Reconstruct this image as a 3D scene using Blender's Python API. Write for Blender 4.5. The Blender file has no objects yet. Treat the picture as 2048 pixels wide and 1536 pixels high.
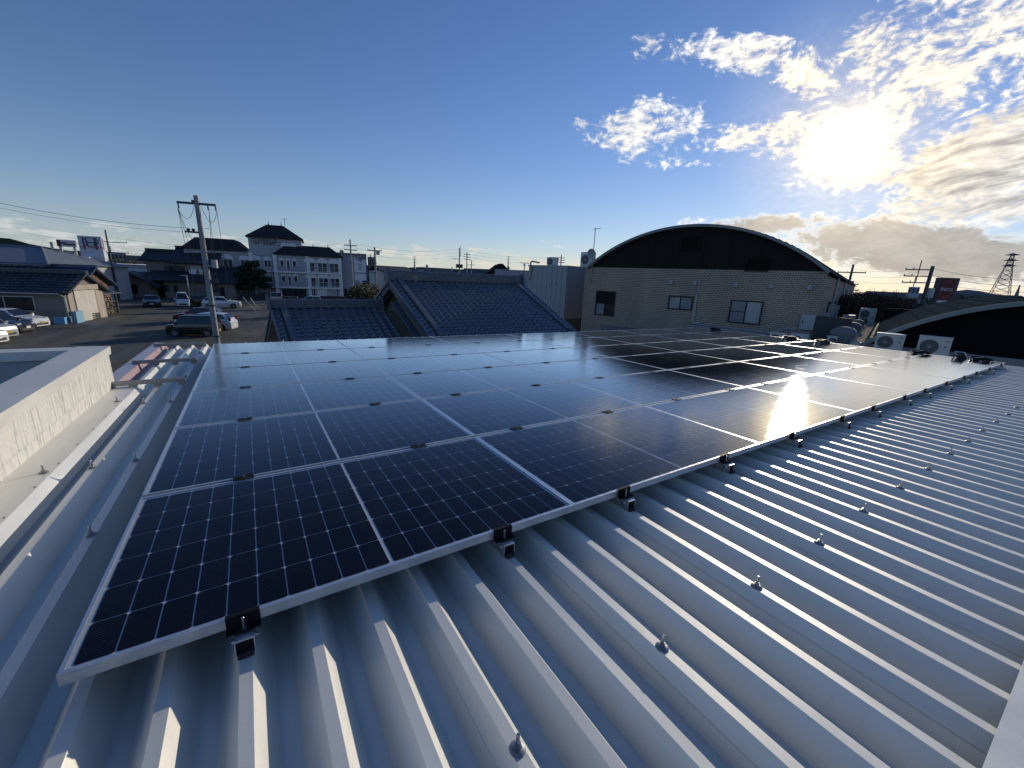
import bpy, math, random
from mathutils import Vector, Matrix
random.seed(11)
SC = bpy.context.scene
COL = SC.collection
# ---------------------------------------------------------------- camera (solved from the panel grid)
F = 810.924                                   # focal length in photo pixels (2048 wide)
RW = [[0.8437804968, -0.5352014411, 0.0399235599],    # camera right, down, forward in world axes
      [-0.103491616, -0.2352510413, -0.9664090402],
      [0.5266155701, 0.8113053463, -0.2538891025]]
HC = 5.6                                      # camera height above the car park
cam = bpy.data.cameras.new('camera'); cam.sensor_width = 36.0; cam.lens = F / 2048 * 36
cam.clip_start = 0.05; cam.clip_end = 20000
camo = bpy.data.objects.new('camera', cam); COL.objects.link(camo)
r_, d_, f_ = [Vector(v) for v in RW]
camo.matrix_world = Matrix(((r_.x, -d_.x, -f_.x, 0), (r_.y, -d_.y, -f_.y, 0), (r_.z, -d_.z, -f_.z, HC), (0, 0, 0, 1)))
SC.camera = camo

def ray(px, py):
    a, b = (px - 1024) / F, (py - 768) / F
    return r_ * a + d_ * b + f_
CAM = Vector((0, 0, HC))
def G(px, py, z=0.0):                         # pixel ray meets the level z
    d = ray(px, py); return CAM + d * ((z - HC) / d.z)
def D(px, py, dist):                          # pixel ray at a horizontal distance
    d = ray(px, py); return CAM + d * (dist / math.hypot(d.x, d.y))
def az_el(px, py):
    d = ray(px, py).normalized(); return math.atan2(d.x, d.y), math.asin(d.z)

# ---------------------------------------------------------------- light, sky, exposure
SUN_DIR = ray(1690, 285).normalized()
SUN_AZ, SUN_EL = math.atan2(SUN_DIR.x, SUN_DIR.y), math.asin(SUN_DIR.z)
sl = bpy.data.lights.new('sun', 'SUN'); sl.energy = 2.3; sl.angle = math.radians(0.6); sl.color = (1.0, 0.89, 0.73)
so = bpy.data.objects.new('sun', sl); COL.objects.link(so)
so.rotation_euler = (-SUN_DIR).to_track_quat('-Z', 'Y').to_euler(); so.location = (0, 0, 60)
SC.view_settings.view_transform = 'Standard'; SC.view_settings.look = 'None'
SC.view_settings.exposure = 0.30; SC.view_settings.gamma = 1.0; SC.view_settings.use_curve_mapping = False
SC.render.engine = 'CYCLES'
SC.cycles.use_adaptive_sampling = True; SC.cycles.adaptive_threshold = 0.02; SC.cycles.max_bounces = 5; SC.cycles.diffuse_bounces = 2; SC.cycles.glossy_bounces = 3; SC.cycles.transparent_max_bounces = 12
SC.cycles.caustics_reflective = False; SC.cycles.caustics_refractive = False

class NT:                                     # tiny node-graph writer
    def __init__(s, tree): s.t = tree; s.n = tree.nodes; s.l = tree.links
    def node(s, typ, **kw):
        n = s.n.new(typ)
        for k, v in kw.items(): setattr(n, k, v)
        return n
    def put(s, sock, v):
        if hasattr(v, 'is_output'): s.l.new(v, sock)
        elif v is not None: sock.default_value = v
    def m(s, op, a, b=None, c=None, clamp=False):
        n = s.node('ShaderNodeMath', operation=op); n.use_clamp = clamp
        s.put(n.inputs[0], a); s.put(n.inputs[1], b); s.put(n.inputs[2], c); return n.outputs[0]
    def vm(s, op, a, b=None):
        n = s.node('ShaderNodeVectorMath', operation=op); s.put(n.inputs[0], a); s.put(n.inputs[1], b); return n.outputs[0]
    def mix(s, fac, a, b, blend='MIX'):
        n = s.node('ShaderNodeMix', data_type='RGBA', blend_type=blend)
        s.put(n.inputs[0], fac); s.put(n.inputs[6], a); s.put(n.inputs[7], b); return n.outputs[2]
    def noise(s, vec, scale, detail=4, rough=0.5, dist=0.0, dims='3D'):
        n = s.node('ShaderNodeTexNoise', noise_dimensions=dims)
        s.put(n.inputs['Vector'], vec); n.inputs['Scale'].default_value = scale; n.inputs['Detail'].default_value = detail
        n.inputs['Roughness'].default_value = rough; n.inputs['Distortion'].default_value = dist; return n.outputs[0]
    def ramp(s, fac, lo, hi, a=0.0, b=1.0, smooth=True):
        n = s.node('ShaderNodeMapRange', interpolation_type='SMOOTHSTEP' if smooth else 'LINEAR'); n.clamp = True
        s.put(n.inputs[0], fac)
        for i, v in enumerate((lo, hi, a, b)): s.put(n.inputs[i + 1], v)
        return n.outputs[0]
    def xyz(s, x, y, z):
        n = s.node('ShaderNodeCombineXYZ'); s.put(n.inputs[0], x); s.put(n.inputs[1], y); s.put(n.inputs[2], z); return n.outputs[0]

W = bpy.data.worlds.new('World'); W.cycles.sampling_method = 'MANUAL'; W.cycles.sample_map_resolution = 512; SC.world = W; W.use_nodes = True
wt = NT(W.node_tree); W.node_tree.nodes.clear()
sky = wt.node('ShaderNodeTexSky', sky_type='NISHITA'); sky.sun_disc = False
sky.sun_elevation = SUN_EL; sky.sun_rotation = SUN_AZ; sky.altitude = 30; sky.air_density = 1.0; sky.dust_density = 0.05; sky.ozone_density = 5.6
tc = wt.node('ShaderNodeTexCoord'); sep = wt.node('ShaderNodeSeparateXYZ')
dirn = wt.vm('NORMALIZE', tc.outputs['Generated']); wt.l.new(dirn, sep.inputs[0])
el = wt.m('ARCSINE', sep.outputs[2])
# azimuth measured from the sun, so that its seam lies behind the camera
ca, sa = math.cos(SUN_AZ), math.sin(SUN_AZ)
fx = wt.m('SUBTRACT', wt.m('MULTIPLY', sep.outputs[0], ca), wt.m('MULTIPLY', sep.outputs[1], sa))
fy = wt.m('ADD', wt.m('MULTIPLY', sep.outputs[0], sa), wt.m('MULTIPLY', sep.outputs[1], ca))
az = wt.m('ARCTAN2', fx, fy)
def ell(px, py, rx, ry, rot=0.0, w=1.0):      # soft elliptical cloud region given by its place in the sky
    a0, e0 = az_el(px, py); ax, ex = az_el(px + 1, py); ay, ey = az_el(px, py + 1)
    J = Matrix(((ax - a0, ay - a0), (ex - e0, ey - e0))).inverted()
    c, s_ = math.cos(rot), math.sin(rot)
    A = Matrix(((c / rx, s_ / rx), (-s_ / ry, c / ry))) @ J
    da = wt.m('SUBTRACT', az, a0 - SUN_AZ); de = wt.m('SUBTRACT', el, e0)
    u = wt.m('MULTIPLY_ADD', da, A[0][0], wt.m('MULTIPLY', de, A[0][1]))
    v = wt.m('MULTIPLY_ADD', da, A[1][0], wt.m('MULTIPLY', de, A[1][1]))
    q = wt.m('ADD', wt.m('MULTIPLY', u, u), wt.m('MULTIPLY', v, v))
    return wt.m('MULTIPLY', wt.m('MAXIMUM', wt.m('SUBTRACT', 1.0, q), 0.0), w)
R = math.radians
def mx(*a):
    o = a[0]
    for b in a[1:]: o = wt.m('MAXIMUM', o, b)
    return o
flat = wt.xyz(az, wt.m('MULTIPLY', el, 1.6), 0.0)
def vs(k): return wt.xyz(k, k, k)
# regions of cloud (islands left of the sun, broken field above it, streaked sheet on the right, grey bank below, cumulus along the horizon)
isl = mx(ell(1285, 255, 160, 74, R(-8), 1.1), ell(1160, 250, 34, 20, 0, .8), ell(1300, 95, 52, 40, R(-15), .8), ell(1470, 108, 175, 60, R(3), 1.1), ell(1600, 145, 105, 72, R(35), 1.1),
         ell(1680, 115, 46, 52, 0, .75), ell(1330, 322, 120, 24, R(4), .62), ell(1460, 275, 130, 30, R(-16), .85), ell(1580, 375, 60, 26, 0, .6), ell(1095, 491, 44, 11, R(15), .72), ell(1396, 440, 62, 13, R(-8), .7))
field = mx(ell(1900, 125, 270, 120, R(-30), 1.0), ell(2080, 30, 420, 200, R(-22), 1.05), ell(1650, 265, 190, 62, R(-10), 1.1), ell(1690, 300, 135, 100, 0, 1.9), ell(1800, 215, 220, 80, R(-20), .95), ell(1500, 268, 190, 36, R(-12), .95), ell(1760, 90, 130, 90, R(-30), .8))
sheet = mx(ell(1985, 320, 350, 118, R(-17), 1.25), ell(2300, 280, 480, 190, R(-10), 1.2), ell(1930, 415, 330, 62, R(-4), 1.0))
low = mx(ell(1830, 500, 370, 78, R(5), 1.1), ell(1520, 450, 200, 26, R(-3), .8), ell(2320, 525, 520, 95, 0, 1.1))
belt = wt.m('MULTIPLY', wt.ramp(el, R(0.0), R(1.2)), wt.ramp(el, R(2.6), R(4.6), 1.0, 0.0))
anyc = wt.m('GREATER_THAN', mx(isl, field, sheet, low, belt, ell(1690, 285, 330, 300, 0, 1.0)), 0.004)
wn = wt.node('ShaderNodeTexNoise'); wt.l.new(flat, wn.inputs['Vector']); wn.inputs['Scale'].default_value = 11; wn.inputs['Detail'].default_value = 1
warp = wt.vm('ADD', flat, wt.vm('MULTIPLY', wt.vm('SUBTRACT', wn.outputs[1], (0.5, 0.5, 0.5)), (0.06, 0.035, 0.0)))
n1 = wt.noise(warp, 17, 6, 0.66)
n2 = wt.noise(warp, 62, 4, 0.6)
rotm = wt.node('ShaderNodeVectorRotate', rotation_type='Z_AXIS'); wt.l.new(warp, rotm.inputs[0]); rotm.inputs['Angle'].default_value = R(-20)
strk = wt.noise(wt.vm('MULTIPLY', rotm.outputs[0], (8.0, 26.0, 1.0)), 1.3, 6, 0.66)
c1 = wt.m('SUBTRACT', n1, 0.5); c2 = wt.m('SUBTRACT', n2, 0.5); c3 = wt.m('SUBTRACT', strk, 0.5)
def dens(mask, gain, off, a, na, b, nb, soft):
    x = wt.m('ADD', wt.m('MULTIPLY_ADD', mask, gain, off), wt.m('MULTIPLY_ADD', a, na, wt.m('MULTIPLY', b, nb)))
    return wt.m('MULTIPLY', wt.ramp(x, 0.0, soft), wt.ramp(mask, 0.0, 0.14))
d_isl = dens(isl, 0.95, -0.42, c1, 2.6, c2, 1.7, 0.75)
d_fld = dens(field, 0.85, -0.24, c1, 2.9, c2, 1.8, 0.85)
d_sht = dens(sheet, 1.2, -0.36, c3, 1.2, wt.m('ADD', c1, c2), 1.7, 0.8)
d_low = wt.m('MULTIPLY', dens(low, 1.7, -0.34, c1, 3.0, c2, 1.5, 0.95), 0.93)
d_blt = wt.m('MULTIPLY', dens(belt, 0.62, -0.52, wt.m('SUBTRACT', wt.noise(wt.vm('MULTIPLY', flat, (1.0, 2.4, 1.0)), 15, 5, 0.6), 0.5), 2.4, c2, 0.4, 0.35), 0.8)
dot = wt.node('ShaderNodeVectorMath', operation='DOT_PRODUCT'); wt.l.new(dirn, dot.inputs[0]); dot.inputs[1].default_value = SUN_DIR
ang = wt.m('ARCCOSINE', wt.m('MINIMUM', dot.outputs[1], 1.0))
g1 = wt.m('EXPONENT', wt.m('MULTIPLY', wt.m('POWER', wt.m('DIVIDE', ang, R(2.1)), 2.0), -1.0))    # forward scattering in the cloud round the sun
g2 = wt.m('EXPONENT', wt.m('MULTIPLY', wt.m('DIVIDE', ang, R(8)), -1.0))
g3 = wt.m('EXPONENT', wt.m('MULTIPLY', wt.m('DIVIDE', ang, R(30)), -1.0))
SKYK = 0.098
def lum(v): return v / SKYK
relief_ = wt.m('ADD', 0.95, wt.m('MULTIPLY_ADD', c2, 0.9, wt.m('MULTIPLY', c1, 0.8)))
bright = wt.m('MULTIPLY', wt.m('ADD', wt.m('MULTIPLY_ADD', g1, lum(3.0), wt.m('MULTIPLY', g2, lum(0.8))), wt.m('MULTIPLY_ADD', g3, lum(0.34), lum(0.56))), relief_)
warm = wt.mix(wt.ramp(ang, R(2), R(19)), (1.0, 0.83, 0.55, 1), (1.0, 0.98, 0.95, 1))
lit = wt.vm('MULTIPLY', warm, vs(bright))
shade = wt.mix(wt.m('MULTIPLY', g2, 1.1, clamp=True), (lum(.20), lum(.21), lum(.24), 1), (lum(.60), lum(.50), lum(.34), 1))
lowc0 = wt.mix(wt.m('MULTIPLY', g2, 1.0, clamp=True), (lum(.33), lum(.32), lum(.32), 1), (lum(.78), lum(.62), lum(.38), 1))
sky0 = wt.vm('MULTIPLY', sky.outputs[0], (1.03, 0.91, 0.95))
hzf = wt.m('MULTIPLY', wt.m('EXPONENT', wt.m('MULTIPLY', wt.m('ABSOLUTE', el), -1.0 / R(6.0))), 0.55)      # hazy air along the horizon
skyc = wt.mix(hzf, sky0, wt.mix(wt.m('MULTIPLY', g3, 1.25, clamp=True), (lum(.40), lum(.46), lum(.50), 1), (lum(.92), lum(.74), lum(.46), 1))); c = skyc
lowc = wt.vm('MULTIPLY', lowc0, vs(wt.m('ADD', 1.0, wt.m('MULTIPLY_ADD', c1, 0.9, wt.m('MULTIPLY', c3, 0.5)))))
c = wt.mix(d_blt, c, wt.mix(wt.m('MULTIPLY', g3, 1.3, clamp=True), (lum(.50), lum(.53), lum(.55), 1), (lum(.85), lum(.70), lum(.44), 1)))
c = wt.mix(wt.m('MULTIPLY', d_isl, 0.96), c, lit)
c = wt.mix(wt.m('MULTIPLY', d_fld, 0.93), c, lit)
thick = wt.ramp(wt.m('ADD', wt.m('ADD', c3, wt.m('MULTIPLY', c1, 0.6)), wt.m('MULTIPLY', sheet, 0.10)), -0.04, 0.34)
c = wt.mix(wt.m('MULTIPLY', d_sht, 0.92), c, wt.mix(wt.m('MULTIPLY', thick, wt.m('SUBTRACT', 1.0, g1, clamp=True)), lit, shade))
c = wt.mix(d_low, c, wt.mix(wt.ramp(d_low, 0.35, 0.95), lit, lowc))
veil = wt.m('MULTIPLY', wt.m('EXPONENT', wt.m('MULTIPLY', wt.m('POWER', wt.m('DIVIDE', ang, R(2.7)), 2.0), -1.0)), 0.85)       # thin bright cirrus veil in front of the sun
c = wt.mix(veil, c, lit)
c = wt.mix(wt.m('MULTIPLY', wt.m('MULTIPLY', g2, 0.5), ell(1690, 285, 330, 300, 0, 1.0)), c, lit)       # wider aureole
bg0 = wt.node('ShaderNodeBackground'); bg0.inputs[1].default_value = SKYK; wt.l.new(skyc, bg0.inputs[0])
bg = wt.node('ShaderNodeBackground'); bg.inputs[1].default_value = SKYK; wt.l.new(c, bg.inputs[0])
mxw = wt.node('ShaderNodeMixShader'); wt.l.new(anyc, mxw.inputs[0]); wt.l.new(bg0.outputs[0], mxw.inputs[1]); wt.l.new(bg.outputs[0], mxw.inputs[2])
wo = wt.node('ShaderNodeOutputWorld'); wt.l.new(mxw.outputs[0], wo.inputs[0])

# ---------------------------------------------------------------- materials
MATS = {}
def mat(name, col, rough=0.6, metal=0.0, var=0.0, vscale=6.0, bump=0.0, bscale=40.0, spec=0.5, coat=0.0, emis=0.0):
    if name in MATS: return MATS[name]
    m = bpy.data.materials.new(name); m.use_nodes = True; t = NT(m.node_tree)
    b = m.node_tree.nodes['Principled BSDF']
    b.inputs['Base Color'].default_value = (*col, 1); b.inputs['Roughness'].default_value = rough
    b.inputs['Metallic'].default_value = metal; b.inputs['Specular IOR Level'].default_value = spec
    if coat: b.inputs['Coat Weight'].default_value = coat; b.inputs['Coat Roughness'].default_value = 0.06
    if emis: b.inputs['Emission Color'].default_value = (*col, 1); b.inputs['Emission Strength'].default_value = emis
    if var or bump:
        tcn = t.node('ShaderNodeTexCoord').outputs['Object']
        if var:
            n = t.noise(tcn, vscale, 6, 0.6); k = t.ramp(n, 0.28, 0.72, 1 - var, 1 + var, False)
            col_n = t.vm('MULTIPLY', col, t.xyz(k, k, k)); t.l.new(col_n, b.inputs['Base Color'])
            t.l.new(t.ramp(n, 0.25, 0.75, max(rough - .08, .03), min(rough + .1, 1)), b.inputs['Roughness'])
        if bump:
            bn = t.node('ShaderNodeBump'); bn.inputs['Strength'].default_value = bump; bn.inputs['Distance'].default_value = 0.01
            t.l.new(t.noise(tcn, bscale, 4, 0.6), bn.inputs['Height']); t.l.new(bn.outputs[0], b.inputs['Normal'])
    MATS[name] = m; return m

# ---------------------------------------------------------------- mesh builder
class MB:
    def __init__(s): s.v = []; s.f = []
    def add(s, vs, fs):
        o = len(s.v); s.v += [tuple(p) for p in vs]; s.f += [tuple(i + o for i in f) for f in fs]; return s
    def quad(s, a, b, c, d): return s.add((a, b, c, d), ((0, 1, 2, 3),))
    def box(s, x0, x1, y0, y1, z0, z1):
        return s.add([(x, y, z) for x in (x0, x1) for y in (y0, y1) for z in (z0, z1)],
                     ((0, 1, 3, 2), (4, 6, 7, 5), (0, 4, 5, 1), (2, 3, 7, 6), (0, 2, 6, 4), (1, 5, 7, 3)))
    def prism(s, poly, axis, a0, a1):         # poly in the two other axes (cyclic order), swept along axis
        n = len(poly)
        def P(p, a): return (a, p[0], p[1]) if axis == 'x' else (p[0], a, p[1]) if axis == 'y' else (p[0], p[1], a)
        s.add([P(p, a0) for p in poly] + [P(p, a1) for p in poly],
              [tuple(range(n - 1, -1, -1)), tuple(range(n, 2 * n))] + [(i, (i + 1) % n, (i + 1) % n + n, i + n) for i in range(n)]); return s
    def tube(s, pts, r, n=8, r1=None, cap=True):
        pts = [Vector(p) for p in pts]; r1 = r if r1 is None else r1; o = len(s.v); m = len(pts); up = None
        for i, p in enumerate(pts):
            t = (pts[min(i + 1, m - 1)] - pts[max(i - 1, 0)]).normalized()
            if up is None: up = Vector((0, 0, 1)) if abs(t.z) < .9 else Vector((1, 0, 0))
            a = t.cross(up).normalized(); b = a.cross(t); up = b
            rr = r + (r1 - r) * i / max(m - 1, 1)
            for k in range(n):
                q = 2 * math.pi * k / n; s.v.append(tuple(p + a * (rr * math.cos(q)) + b * (rr * math.sin(q))))
        for i in range(m - 1):
            for k in range(n):
                s.f.append((o + i * n + k, o + i * n + (k + 1) % n, o + (i + 1) * n + (k + 1) % n, o + (i + 1) * n + k))
        if cap: s.f.append(tuple(o + k for k in range(n - 1, -1, -1))); s.f.append(tuple(o + (m - 1) * n + k for k in range(n)))
        return s
    def cyl(s, a, b, r, n=12, r1=None): return s.tube((a, b), r, n, r1)
    def lathe(s, prof, n=16, c=(0, 0, 0)):    # prof: (radius, z) upward
        o = len(s.v)
        for r, z in prof:
            for k in range(n):
                q = 2 * math.pi * k / n; s.v.append((c[0] + r * math.cos(q), c[1] + r * math.sin(q), c[2] + z))
        for i in range(len(prof) - 1):
            for k in range(n):
                s.f.append((o + i * n + k, o + i * n + (k + 1) % n, o + (i + 1) * n + (k + 1) % n, o + (i + 1) * n + k))
        s.f.append(tuple(o + k for k in range(n - 1, -1, -1))); s.f.append(tuple(o + (len(prof) - 1) * n + k for k in range(n)))
        return s
    def grid(s, rows):
        o = len(s.v); w = len(rows[0])
        for r in rows: s.v += [tuple(p) for p in r]
        for i in range(len(rows) - 1):
            for j in range(w - 1): s.f.append((o + i * w + j, o + i * w + j + 1, o + (i + 1) * w + j + 1, o + (i + 1) * w + j))
        return s
    def mesh(s, name, material, smooth=None):
        me = bpy.data.meshes.new(name); me.from_pydata(s.v, [], s.f)
        if material: me.materials.append(material)
        if smooth is not None:
            me.polygons.foreach_set('use_smooth', [True] * len(me.polygons)); me.set_sharp_from_angle(angle=math.radians(smooth))
        me.update(); return me
    def build(s, name, material, parent=None, smooth=None): return link(name, s.mesh(name, material, smooth), parent)
def link(name, me, parent=None, loc=None, rot=None, scale=None):
    o = bpy.data.objects.new(name, me); COL.objects.link(o)
    if parent: o.parent = parent
    if loc: o.location = loc
    if rot: o.rotation_euler = rot
    if scale: o.scale = scale
    return o
def tag(o, label=None, cat=None, group=None, kind=None):
    for k, v in (('label', label), ('category', cat), ('group', group), ('kind', kind)):
        if v: o[k] = v
    return o
def thing(name, label, cat, loc=(0, 0, 0), rz=0.0, group=None, M=None):
    o = bpy.data.objects.new(name, None); COL.objects.link(o); o.empty_display_size = 0.2
    if M is not None: o.matrix_world = M
    else: o.location = loc; o.rotation_euler = (0, 0, rz)
    return tag(o, label, cat, group)
def copy_tree(o, parent=None):
    c_ = o.copy(); COL.objects.link(c_)
    if parent: c_.parent = parent
    for ch in list(o.children): copy_tree(ch, c_)
    return c_
ORD = ['first', 'second', 'third', 'fourth', 'fifth', 'sixth', 'seventh', 'eighth', 'ninth', 'tenth', 'eleventh', 'twelfth', 'thirteenth', 'fourteenth', 'fifteenth', 'sixteenth', 'seventeenth', 'eighteenth', 'nineteenth', 'twentieth']
def text(name, s_, size, material, parent, loc, rot, sx=1.0, depth=0.01, align='LEFT'):
    cu = bpy.data.curves.new(name, 'FONT'); cu.body = s_; cu.size = size; cu.extrude = depth; cu.align_x = align; cu.resolution_u = 2
    to = bpy.data.objects.new(name, cu); me = bpy.data.meshes.new_from_object(to); bpy.data.objects.remove(to); bpy.data.curves.remove(cu)
    me.materials.clear(); me.materials.append(material)
    return link(name, me, parent, loc, rot, (sx, 1, 1))
# ================================================================ our own roof with the solar panels
PM = Matrix(((0.999950023738693, -0.000199910040731, 0.009995502036572, 0), (0, 0.999800059980007, 0.0199960011996, 0),
             (-0.009997500937110, -0.019995001874219, 0.999750093710954, 0), (0, 0, 0, 1)))
PC = Vector((0.510528529337092, -1.3244261628, 1.021651038948896))
PF = PM.copy(); PF.translation = CAM - PM.to_3x3() @ PC         # roof frame: x along ribs' spacing, y down the slope, z=0 panel tops
def PW(u, v, z=0.0): return PF @ Vector((u, v, z))

def metal_sheet(name, col, rough, metal):
    m = bpy.data.materials.new(name); m.use_nodes = True; t = NT(m.node_tree); b = m.node_tree.nodes['Principled BSDF']
    tcn = t.node('ShaderNodeTexCoord').outputs['Object']
    fine = t.noise(tcn, 900, 2, 0.7); cloud = t.noise(t.vm('MULTIPLY', tcn, (3, 0.7, 3)), 2.2, 5, 0.6); dust = t.noise(tcn, 26, 6, 0.7)
    k = t.m('ADD', t.ramp(fine, 0.3, 0.7, 0.88, 1.10, False), t.m('ADD', t.m('ADD', t.ramp(cloud, 0.3, 0.7, -0.09, 0.07, False), t.ramp(t.node('ShaderNodeObjectInfo').outputs['Random'], 0, 1, -.03, .03, False)), t.ramp(dust, 0.6, 0.8, 0.0, -0.22)))
    t.l.new(t.vm('MULTIPLY', col, t.xyz(k, k, k)), b.inputs['Base Color'])
    t.l.new(t.m('ADD', t.ramp(cloud, 0.3, 0.7, rough - .05, rough + .07, False), t.ramp(fine, .3, .7, -.04, .06, False)), b.inputs['Roughness'])
    b.inputs['Metallic'].default_value = metal
    bn = t.node('ShaderNodeBump'); bn.inputs['Strength'].default_value = 0.10; bn.inputs['Distance'].default_value = 0.0012
    t.l.new(fine, bn.inputs['Height']); t.l.new(bn.outputs[0], b.inputs['Normal'])
    MATS[name] = m; return m
M_ROOF = metal_sheet('galvalume', (0.83, 0.815, 0.735), 0.42, 0.28)
M_ALU = mat('anodised_aluminium', (0.72, 0.73, 0.74), 0.34, 0.85, 0.05, 30)
M_BLACK = mat('black_anodised', (0.010, 0.010, 0.012), 0.6, 0.0, spec=.15)
M_STEEL = mat('stainless', (0.42, 0.42, 0.43), 0.3, 1.0)
M_ZINC = mat('zinc_steel', (0.30, 0.305, 0.31), 0.5, 0.7, 0.12, 20)
M_RUB = mat('rubber', (0.02, 0.02, 0.022), 0.7)
M_BACK = mat('white_backsheet', (0.74, 0.75, 0.77), 0.9, spec=0.0)

def glass_mat():
    m = bpy.data.materials.new('panel_glass'); m.use_nodes = True; t = NT(m.node_tree); t.n.clear()
    tcn = t.node('ShaderNodeTexCoord').outputs['Object']
    smear = t.noise(t.vm('MULTIPLY', tcn, (1.3, 3.5, 1)), 3.0, 5, 0.65)
    gl = t.node('ShaderNodeBsdfGlossy', distribution='BECKMANN'); gl.inputs['Color'].default_value = (0.92, 0.95, 1.0, 1)
    t.l.new(t.ramp(smear, 0.3, 0.72, 0.105, 0.14), gl.inputs['Roughness'])
    bn = t.node('ShaderNodeBump'); bn.inputs['Strength'].default_value = 0.06; bn.inputs['Distance'].default_value = 0.002
    t.l.new(t.noise(tcn, 420, 2, 0.5), bn.inputs['Height']); t.l.new(bn.outputs[0], gl.inputs['Normal'])
    tr = t.node('ShaderNodeBsdfTransparent'); tr.inputs['Color'].default_value = (0.93, 0.95, 0.95, 1)
    lw = t.node('ShaderNodeLayerWeight'); lw.inputs['Blend'].default_value = 0.5
    fr_f = t.m('MINIMUM', t.m('ADD', 0.010, t.m('MULTIPLY', t.m('POWER', lw.outputs['Facing'], 6.2), 2.2)), 0.94)      # rolled solar glass: strong at grazing angles
    dif = t.node('ShaderNodeBsdfDiffuse'); dif.inputs['Color'].default_value = (0.45, 0.44, 0.42, 1)       # thin film of dust
    mx1 = t.node('ShaderNodeMixShader'); t.l.new(fr_f, mx1.inputs[0]); t.l.new(tr.outputs[0], mx1.inputs[1]); t.l.new(gl.outputs[0], mx1.inputs[2])
    mx2 = t.node('ShaderNodeMixShader'); t.l.new(t.m('MULTIPLY', t.ramp(smear, 0.45, 0.8, 0.001, 0.016), t.ramp(t.node('ShaderNodeObjectInfo').outputs['Random'], 0, 1, .5, 1.6, False)), mx2.inputs[0]); t.l.new(mx1.outputs[0], mx2.inputs[1]); t.l.new(dif.outputs[0], mx2.inputs[2])
    o = t.node('ShaderNodeOutputMaterial'); t.l.new(mx2.outputs[0], o.inputs[0]); return m
M_PGLASS = glass_mat()
def cell_mat():
    m = bpy.data.materials.new('silicon_cell'); m.use_nodes = True; t = NT(m.node_tree); b = m.node_tree.nodes['Principled BSDF']
    tcn = t.node('ShaderNodeTexCoord').outputs['Object']; sp = t.node('ShaderNodeSeparateXYZ'); t.l.new(tcn, sp.inputs[0])
    fr = t.m('FRACT', t.m('MULTIPLY', sp.outputs[1], 1 / 0.0107)); bus = t.m('LESS_THAN', fr, 0.10)
    oi = t.node('ShaderNodeObjectInfo').outputs['Random']
    k = t.ramp(oi, 0, 1, 0.75, 1.25, False)
    base = t.vm('MULTIPLY', (0.0055, 0.0085, 0.021), t.xyz(k, k, k))
    t.l.new(t.mix(bus, base, (0.06, 0.066, 0.08, 1)), b.inputs['Base Color']); b.inputs['Roughness'].default_value = 0.7; b.inputs['Specular IOR Level'].default_value = 0.0
    return m
M_CELL = cell_mat()

PL, PS, PU, PV = 1.755, 1.038, 1.757, 1.0608          # panel size and grid pitch
NU, NV = 7, 6
FW = 0.011                                             # visible lip of the frame
def bar(mb, a, b_, c_, d2, top=0.0, bot=-0.035): mb.box(a, b_, c_, d2, bot, top)
fm = MB()
for (x0, x1, y0, y1) in ((0, PL, 0, FW), (0, PL, PS - FW, PS), (0, FW, FW, PS - FW), (PL - FW, PL, FW, PS - FW)):
    fm.box(x0, x1, y0, y1, -0.035, 0.0)
    # rounded outer shoulder line of the extrusion
fm.box(0.004, PL - 0.004, -0.0012, 0.0, -0.031, -0.006)
fm.box(-0.0012, 0.0, 0.004, PS - 0.004, -0.031, -0.006)
ME_FRAME = fm.mesh('frame', M_ALU)
ME_GLASS = MB().quad((FW, FW, -0.0016), (PL - FW, FW, -0.0016), (PL - FW, PS - FW, -0.0016), (FW, PS - FW, -0.0016)).mesh('glass', M_PGLASS)
ME_BACK = MB().quad((FW, FW, -0.006), (PL - FW, FW, -0.006), (PL - FW, PS - FW, -0.006), (FW, PS - FW, -0.006)).mesh('backsheet', M_BACK)
CX, CY, GAP = 0.0848, 0.1655, 0.0040
def cell_poly(cx0, cy0, half):
    x0, x1, y0, y1 = cx0, cx0 + CX - GAP, cy0, cy0 + CY - GAP; c_ = 0.0062
    return [(x0 + c_, y0), (x1 - c_ * .5, y0), (x1, y0 + c_ * .5), (x1, y1 - c_ * .5), (x1 - c_ * .5, y1), (x0 + c_, y1), (x0, y1 - c_), (x0, y0 + c_)]
ME_CELL = MB().add([(x, y, 0) for x, y in cell_poly(0, 0, 0)], (tuple(range(8)),)).mesh('cell', M_CELL)
CPOS = []
for i in range(20):
    for j in range(6):
        CPOS.append((FW + 0.013 + i * CX + (0.012 if i >= 10 else 0), FW + 0.0125 + j * CY))
cg = MB()
for x, y in CPOS: cg.add([(a, b_, -0.0045) for a, b_ in cell_poly(x, y, 0)], (tuple(range(8)),))
ME_CELLS = cg.mesh('cell_grid', M_CELL)
rows_n = ['front row', 'second row', 'third row', 'fourth row', 'fifth row', 'back row']
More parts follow.
